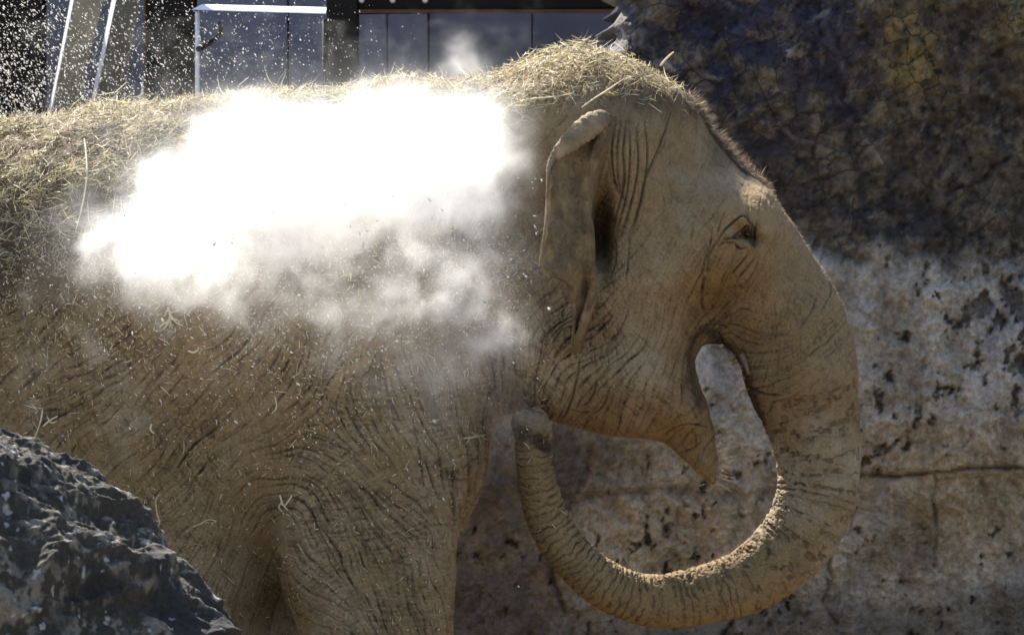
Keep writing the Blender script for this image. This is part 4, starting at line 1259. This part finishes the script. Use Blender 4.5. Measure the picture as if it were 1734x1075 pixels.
# short chaff pressed into the shaded upper flank and stuck to the skin
cw = (sstep(380, 430, dv) * sstep(760, 380, dv + 50 * nzA) ** 1.5 * (0.35 + np.clip(nzB + .2, 0, 1)) * (du < 900) + 0.05 * (du < 860) * (dv < 1080)) * (N[:, 1] < -0.2) * vis
i = pick(cw, 9000)
t, nn = tangents(i)
L = rng.gamma(2.0, 0.0026, len(i)) + 0.003
o = ribbons('chaff', V[i] + nn * 0.004, t, nn, L, rng.uniform(0.0016, 0.0036, len(i)), rng.normal(0.1, 0.5, len(i)), CHAFF, nseg=2)
tag(o, 'fine pale chaff clinging to the elephant\'s flank', 'chaff', kind='stuff')
cw = ((du < 960) * (dv > 420) * (N[:, 1] < -0.2) * vis * (0.3 + sstep(900, 500, dv)))
i = pick(cw, 520)
t, nn = tangents(i)
L = rng.uniform(0.012, 0.04, len(i))
o = ribbons('chaff', V[i] + nn * 0.006, t, nn, L, rng.uniform(0.0014, 0.0028, len(i)), rng.normal(0.0, 1.3, len(i)), CHAFF, nseg=4, tint=0.4 + 0.6 * rng.random(len(i)))
tag(o, 'scattered curled straw bits stuck on the shoulder and side of the elephant', 'chaff', kind='stuff')

# hair
def hair(mask, n, lmin, lmax, wid, tilt, curl, tint, lean=None):
    i = pick(mask, n)
    t, nn = tangents(i)
    if lean is not None: t = t * 0.5 + np.array(lean)
    d = nn * tilt + t; d /= np.linalg.norm(d, axis=1, keepdims=True)
    L = rng.uniform(lmin, lmax, n)
    h_ = ribbons('hair', V[i], d, nn, L, np.full(n, wid), rng.normal(curl, 0.4, n), HAIR, elephant, 3, tint=tint + rng.uniform(-.2, .2, n))
    h_['kind'] = 'stuff'
hair(foreh, 5000, 0.02, 0.05, 0.0012, 0.35, -0.3, 0.25, (0.3, 0, -0.4))
hair(gauss(du, dv, 1216, 800, 9, 30) * (du > 1195) * (dv > 740), 110, 0.03, 0.07, 0.0009, 1.0, 0.2, 0.6)
hair(gauss(du, dv, 1188, 812, 24, 18) * (dv > 770), 60, 0.03, 0.08, 0.0009, 0.9, 0.3, 0.75)
hair(gauss(du, dv, 1240, 630, 16, 26) * (inner > 0.2), 110, 0.025, 0.06, 0.0011, 1.0, 0.2, 0.85)
hair(gauss(du, dv, 1060, 735, 80, 14) * (dv > 700), 90, 0.015, 0.04, 0.0008, 0.8, 0.2, 0.6)
hair((N[:, 2] > 0.2) * (inner > 0.5) * (dv > 860) * (du > 940), 500, 0.006, 0.016, 0.0008, 1.0, 0.2, 0.8)

rimv = (N[:, 0] > 0.35) * (np.abs(N[:, 1]) < 0.55) * (du > 1240) * (dv > 290) * (dv < 1000)  # short edge hairs added to catch a rim of sunlight
hair(rimv, 2600, 0.004, 0.011, 0.0007, 1.0, 0.1, 0.75)
hair((N[:, 2] < -0.2) * (np.abs(N[:, 1]) < 0.5) * (du > 870) * (dv > 700), 1200, 0.004, 0.010, 0.0007, 1.0, 0.1, 0.6)

# single straws that can be followed one by one in the photograph
def straw(label, pts, wid, lift=0.012, y=None, tint=0.75, fork=None):
    w = []
    for px, py in pts:
        h = on_skin(px, py) if y is None else None
        w.append(tuple(P(px, py, (h[0].y if h else (y if y is not None else 0)) - lift)))
    c = catmull(w, 6)
    n = len(c)
    ob = tube('straw', c, wid * (1 - 0.55 * np.abs(np.linspace(-0.6, 1, n)) ** 2), CHAFF, None, 6)
    set_attr(ob.data, 'tint', np.full(len(ob.data.vertices), tint))
    tag(ob, label, 'straw', 'single straws caught on the elephant')
    if fork:
        for fk in fork:
            w = [tuple(P(px, py, (on_skin(px, py)[0].y if (y is None and on_skin(px, py)) else (y or 0)) - lift)) for px, py in fk]
            c = catmull(w, 5)
            f = tube('sprig', c, np.linspace(wid, wid * .4, len(c)), CHAFF, ob, 6)
            set_attr(f.data, 'tint', np.full(len(f.data.vertices), tint))
    return ob
straw('long pale straw hanging in a bow over the hay at the left', [(143, 236), (146, 262), (147, 300), (140, 345), (127, 395)], 0.0022, 0.03, tint=1.0)
straw('upright thin straw just above the boulder', [(72, 694), (68, 715), (57, 745)], 0.0022, tint=1.0)
straw('short forked white straw beside the upright one above the boulder', [(73, 722), (84, 712), (98, 704)], 0.0026, tint=1.0, fork=[[(82, 712), (88, 716), (96, 713)], [(84, 713), (80, 706)]])
straw('pale forked straw clump low on the shoulder', [(474, 838), (480, 856), (490, 846), (494, 838)], 0.0026, tint=1.0, fork=[[(480, 856), (488, 864)], [(478, 850), (472, 858), (478, 866)]])
straw('yellow-green sprig at the front of the chest', [(786, 742), (800, 740), (815, 737), (823, 736)], 0.0026, tint=0.9, fork=[[(796, 741), (790, 750)], [(804, 740), (812, 730)], [(808, 739), (800, 732)], [(815, 737), (824, 745)]])
straw('bright yellow stem sticking up from the crown of the head', [(1118, 112), (1128, 100), (1141, 88)], 0.003, 0.0, 0.0, tint=0.8)
straw('curved thin straw low on the flank above the boulder edge', [(272, 836), (264, 846), (266, 870), (270, 885), (262, 905), (256, 912)], 0.0016, tint=0.7)
straw('wavy thin straw right of the boulder', [(326, 892), (340, 886), (352, 880), (366, 882), (358, 886)], 0.0016, tint=0.7)
straw('small bent straw on the middle of the flank', [(256, 718), (255, 728), (262, 734)], 0.0026, tint=1.0)
straw('pale hook-shaped straw on the shoulder', [(466, 672), (468, 690), (460, 700)], 0.0018, tint=0.9)
straw('long straw lying across the side of the crown', [(850, 190), (870, 176), (900, 168), (940, 164), (970, 158)], 0.0022, 0.02, tint=0.85)
straw('long straw slanting over the crown beside the other', [(985, 182), (1005, 168), (1030, 152), (1062, 130)], 0.0022, 0.02, tint=0.85)
straw('green-yellow hay tuft hanging on the flank below the dust', [(284, 520), (288, 535), (284, 548), (276, 558)], 0.0034, tint=0.7, fork=[[(288, 533), (298, 546), (310, 552)], [(286, 540), (292, 556)], [(284, 525), (278, 536)], [(287, 530), (296, 528)], [(284, 545), (270, 552)], [(290, 540), (302, 542)]])
straw('pale leaf-shaped straw below the hay tuft', [(318, 594), (328, 597), (336, 592)], 0.0030, tint=1.0)

# motes: pale specks in the air above the back, and thinner ones before the shoulder
def motes(name, pts, size, label):
    n = len(pts)
    o6 = np.array([(1, 0, 0), (-1, 0, 0), (0, 1, 0), (0, -1, 0), (0, 0, 1), (0, 0, -1)], dtype=float)
    f8 = np.array([(0, 2, 4), (2, 1, 4), (1, 3, 4), (3, 0, 4), (2, 0, 5), (1, 2, 5), (3, 1, 5), (0, 3, 5)])
    dirv = np.array([0.62, 0.1, -0.78]) + rng.normal(0, .35, (n, 3)); dirv /= np.linalg.norm(dirv, axis=1, keepdims=True)
    a = np.cross(dirv, rng.normal(0, 1, (n, 3))); a /= np.linalg.norm(a, axis=1, keepdims=True); b = np.cross(dirv, a)
    el = rng.uniform(1.0, 2.4, n)
    Vm = pts[:, None] + (o6[None, :, 0:1] * dirv[:, None] * el[:, None, None] + o6[None, :, 1:2] * a[:, None] + o6[None, :, 2:3] * b[:, None] * .7) * size[:, None, None]
    Fm = (f8[None] + (np.arange(n) * 6)[:, None, None]).reshape(-1, 3)
    o = np_mesh(name, Vm.reshape(-1, 3), Fm, MOTE)
    set_attr(o.data, 'tint', np.repeat(rng.random(n), 6))
    tag(o, label, 'chaff', kind='stuff')
def air(n, fx, fy, y0, y1):
    y = rng.uniform(y0, y1, n)
    kk = PXM * (DIST + y) / DIST
    return np.stack([(fx - 867) * kk, y, CAMZ + (537.5 - fy) * kk], 1)
n = 6000
fx = rng.beta(1.0, 2.1, n) * 760 - 40; fy = rng.beta(1.3, 1.0, n) * 215 - 15
motes('floating_chaff', air(n, fx, fy, -0.5, 1.2), np.minimum(rng.lognormal(math.log(0.0010), 0.62, n), 0.0024) * (1.25 - 0.6 * np.clip(fx / 700, 0, 1)), 'bright chaff specks raining through the air over the elephant\'s back')
n = 1300
fx = rng.normal(540, 230, n); fx = np.where(fx > 930, rng.uniform(200, 900, n), fx); fy = rng.normal(520, 130, n)
motes('floating_chaff', air(n, fx, fy, -1.1, -0.75), rng.lognormal(math.log(0.0015), 0.4, n), 'pale specks drifting in front of the shoulder below the dust cloud')
# ------------------------------------------------------------------ dust cloud: a real volume of scattering dust
def dust(name, lo, hi, res, blobs, label, dens, nscale, thr, cut=None):
    ng_ = bpy.data.node_groups.new(name, 'GeometryNodeTree')
    ng_.interface.new_socket('Geometry', in_out='INPUT', socket_type='NodeSocketGeometry')
    ng_.interface.new_socket('Geometry', in_out='OUTPUT', socket_type='NodeSocketGeometry')
    nd = ng_.nodes; lk = ng_.links.new
    go = nd.new('NodeGroupOutput')
    pos = nd.new('GeometryNodeInputPosition').outputs[0]
    def M(op, a, b=0.0, c=None, clamp=False):
        m = nd.new('ShaderNodeMath'); m.operation = op; m.use_clamp = clamp
        for i, v_ in enumerate((a, b, c)):
            if v_ is None: continue
            if isinstance(v_, bpy.types.NodeSocket): lk(v_, m.inputs[i])
            else: m.inputs[i].default_value = v_
        return m.outputs[0]
    nz1 = nd.new('ShaderNodeTexNoise'); nz1.inputs['Scale'].default_value = nscale; nz1.inputs['Detail'].default_value = 9; nz1.inputs['Roughness'].default_value = 0.68
    nz0 = nd.new('ShaderNodeTexNoise'); nz0.inputs['Scale'].default_value = nscale * 0.7; nz0.inputs['Detail'].default_value = 3
    lk(pos, nz0.inputs['Vector'])
    sub = nd.new('ShaderNodeVectorMath'); sub.operation = 'SUBTRACT'; lk(nz0.outputs['Color'], sub.inputs[0]); sub.inputs[1].default_value = (.5, .5, .5)
    scl = nd.new('ShaderNodeVectorMath'); scl.operation = 'SCALE'; lk(sub.outputs[0], scl.inputs[0]); scl.inputs['Scale'].default_value = 0.16
    add = nd.new('ShaderNodeVectorMath'); add.operation = 'ADD'; lk(pos, add.inputs[0]); lk(scl.outputs[0], add.inputs[1])
    wp = add.outputs[0]
    lk(wp, nz1.inputs['Vector'])
    tot = None
    for px, py, y, rx, rz, ry, w in blobs:
        c = P(px, py, y)
        s = nd.new('ShaderNodeVectorMath'); s.operation = 'SUBTRACT'; lk(wp, s.inputs[0]); s.inputs[1].default_value = c
        d = nd.new('ShaderNodeVectorMath'); d.operation = 'DIVIDE'; lk(s.outputs[0], d.inputs[0]); d.inputs[1].default_value = (rx * PXM, ry, rz * PXM)
        l = nd.new('ShaderNodeVectorMath'); l.operation = 'DOT_PRODUCT'; lk(d.outputs[0], l.inputs[0]); lk(d.outputs[0], l.inputs[1])
        g = M('MULTIPLY', M('POWER', 2.718, M('MULTIPLY', l.outputs['Value'], -1.1)), w)
        tot = g if tot is None else M('ADD', tot, g)
    n_ = M('SUBTRACT', nz1.outputs['Fac'], 0.5)
    core = M('ADD', M('SUBTRACT', M('MINIMUM', tot, 1.3), thr), M('MULTIPLY', n_, 4.6))
    core = M('MULTIPLY', core, 1.25, clamp=True)                     # crisp billows
    core = M('MULTIPLY', core, M('ADD', M('MULTIPLY', M('MINIMUM', tot, 1.0), 0.85), 0.12))
    nz2 = nd.new('ShaderNodeTexNoise'); nz2.inputs['Scale'].default_value = nscale * 1.9; nz2.inputs['Detail'].default_value = 5; nz2.inputs['Roughness'].default_value = 0.65
    lk(wp, nz2.inputs['Vector'])
    core = M('MULTIPLY', core, M('MAXIMUM', M('ADD', M('MULTIPLY', M('SUBTRACT', nz2.outputs['Fac'], 0.5), 4.0), 0.7), 0.04))
    veil = M('MULTIPLY', M('MULTIPLY', tot, M('MAXIMUM', M('ADD', n_, 0.13), 0.0)), 1.0)   # thin haze round them
    f = M('MULTIPLY', M('ADD', core, veil), dens)
    if cut:                                                         # the jet has not spread forward past the ear
        sx = nd.new('ShaderNodeSeparateXYZ'); lk(wp, sx.inputs[0])
        x0, x1 = P(cut[0], 0, -0.8).x, P(cut[1], 0, -0.8).x
        ff = M('DIVIDE', M('SUBTRACT', sx.outputs[0], x1), x0 - x1, clamp=True)
        f = M('MULTIPLY', f, ff)
    vc = nd.new('GeometryNodeVolumeCube')
    lk(f, vc.inputs['Density'])
    vc.inputs['Min'].default_value = lo; vc.inputs['Max'].default_value = hi
    for k_, r_ in zip(('Resolution X', 'Resolution Y', 'Resolution Z'), res): vc.inputs[k_].default_value = r_
    sm = nd.new('GeometryNodeSetMaterial')
    mt = bpy.data.materials.new(name); mt.use_nodes = True
    t = mt.node_tree; t.nodes.clear()
    pv = t.nodes.new('ShaderNodeVolumePrincipled'); ou = t.nodes.new('ShaderNodeOutputMaterial')
    pv.inputs['Color'].default_value = (0.995, 0.99, 0.98, 1); pv.inputs['Density'].default_value = 1.0
    pv.inputs['Anisotropy'].default_value = 0.25
    t.links.new(pv.outputs[0], ou.inputs['Volume'])
    sm.inputs['Material'].default_value = mt
    lk(vc.outputs[0], sm.inputs[0]); lk(sm.outputs[0], go.inputs[0])
    me = bpy.data.meshes.new(name)
    me.materials.append(mt)
    o = link(bpy.data.objects.new(name, me))
    md = o.modifiers.new('dust', 'NODES'); md.node_group = ng_
    tag(o, label, 'dust', kind='stuff')
    return o
A_ = -0.86
BL = [(600, 255, A_, 230, 80, .20, 1.0), (762, 265, A_, 84, 78, .2, 1.0), (450, 270, A_, 125, 68, .2, 1.0), (690, 185, A_ + .25, 75, 40, .16, .9), (380, 330, A_, 120, 50, .13, .9),
      (260, 300, A_, 50, 28, .10, .6), (290, 440, A_, 110, 50, .14, .62), (200, 400, A_, 90, 55, .12, .34), (160, 385, A_, 50, 40, .10, .3), (250, 480, A_, 80, 34, .12, .34), (380, 500, A_, 120, 50, .12, .32), (760, 600, A_, 130, 70, .14, .26), (400, 420, A_, 150, 52, .12, .8), (190, 395, A_, 60, 40, .10, .55), (600, 350, A_, 190, 60, .14, .8),
      (540, 470, A_, 170, 60, .13, .36), (560, 560, A_, 100, 60, .12, .30), (790, 520, A_, 110, 70, .14, .36), (700, 440, A_, 180, 70, .14, .40), (845, 590, A_, 55, 38, .12, .36), (835, 320, A_, 45, 80, .14, .26),
      (860, 200, A_ + .3, 70, 45, .14, .35), (420, 165, A_ + .3, 50, 22, .12, .5), (700, 650, A_, 140, 70, .14, .16), (880, 690, A_ + .4, 60, 60, .14, .34), (895, 650, A_ + .2, 40, 50, .12, .2), (470, 350, A_, 150, 60, .13, .6), (640, 520, A_, 300, 120, .15, .12)]
dust('dust_cloud', tuple(P(20, 800, -1.25)), (P(1060, 60, 0).x, -0.20, P(0, 60, 0).z), (230, 92, 164), BL, 'bright white dust cloud blown over the elephant\'s shoulder and back', 11.0, 8.0, 0.40, (830, 925))
BL2 = [(785, 95, 0.1, 38, 40, .10, .8), (800, 130, 0.1, 60, 34, .12, .7), (775, 65, 0.1, 22, 24, .07, .5), (720, 150, 0.1, 70, 30, .1, .4)]
dust('dust_puff', tuple(P(640, 200, -0.15)), tuple(P(930, 20, 0.4)), (56, 44, 40), BL2, 'thin puff of dust rising behind the neck', 3.2, 10.0, 0.42)
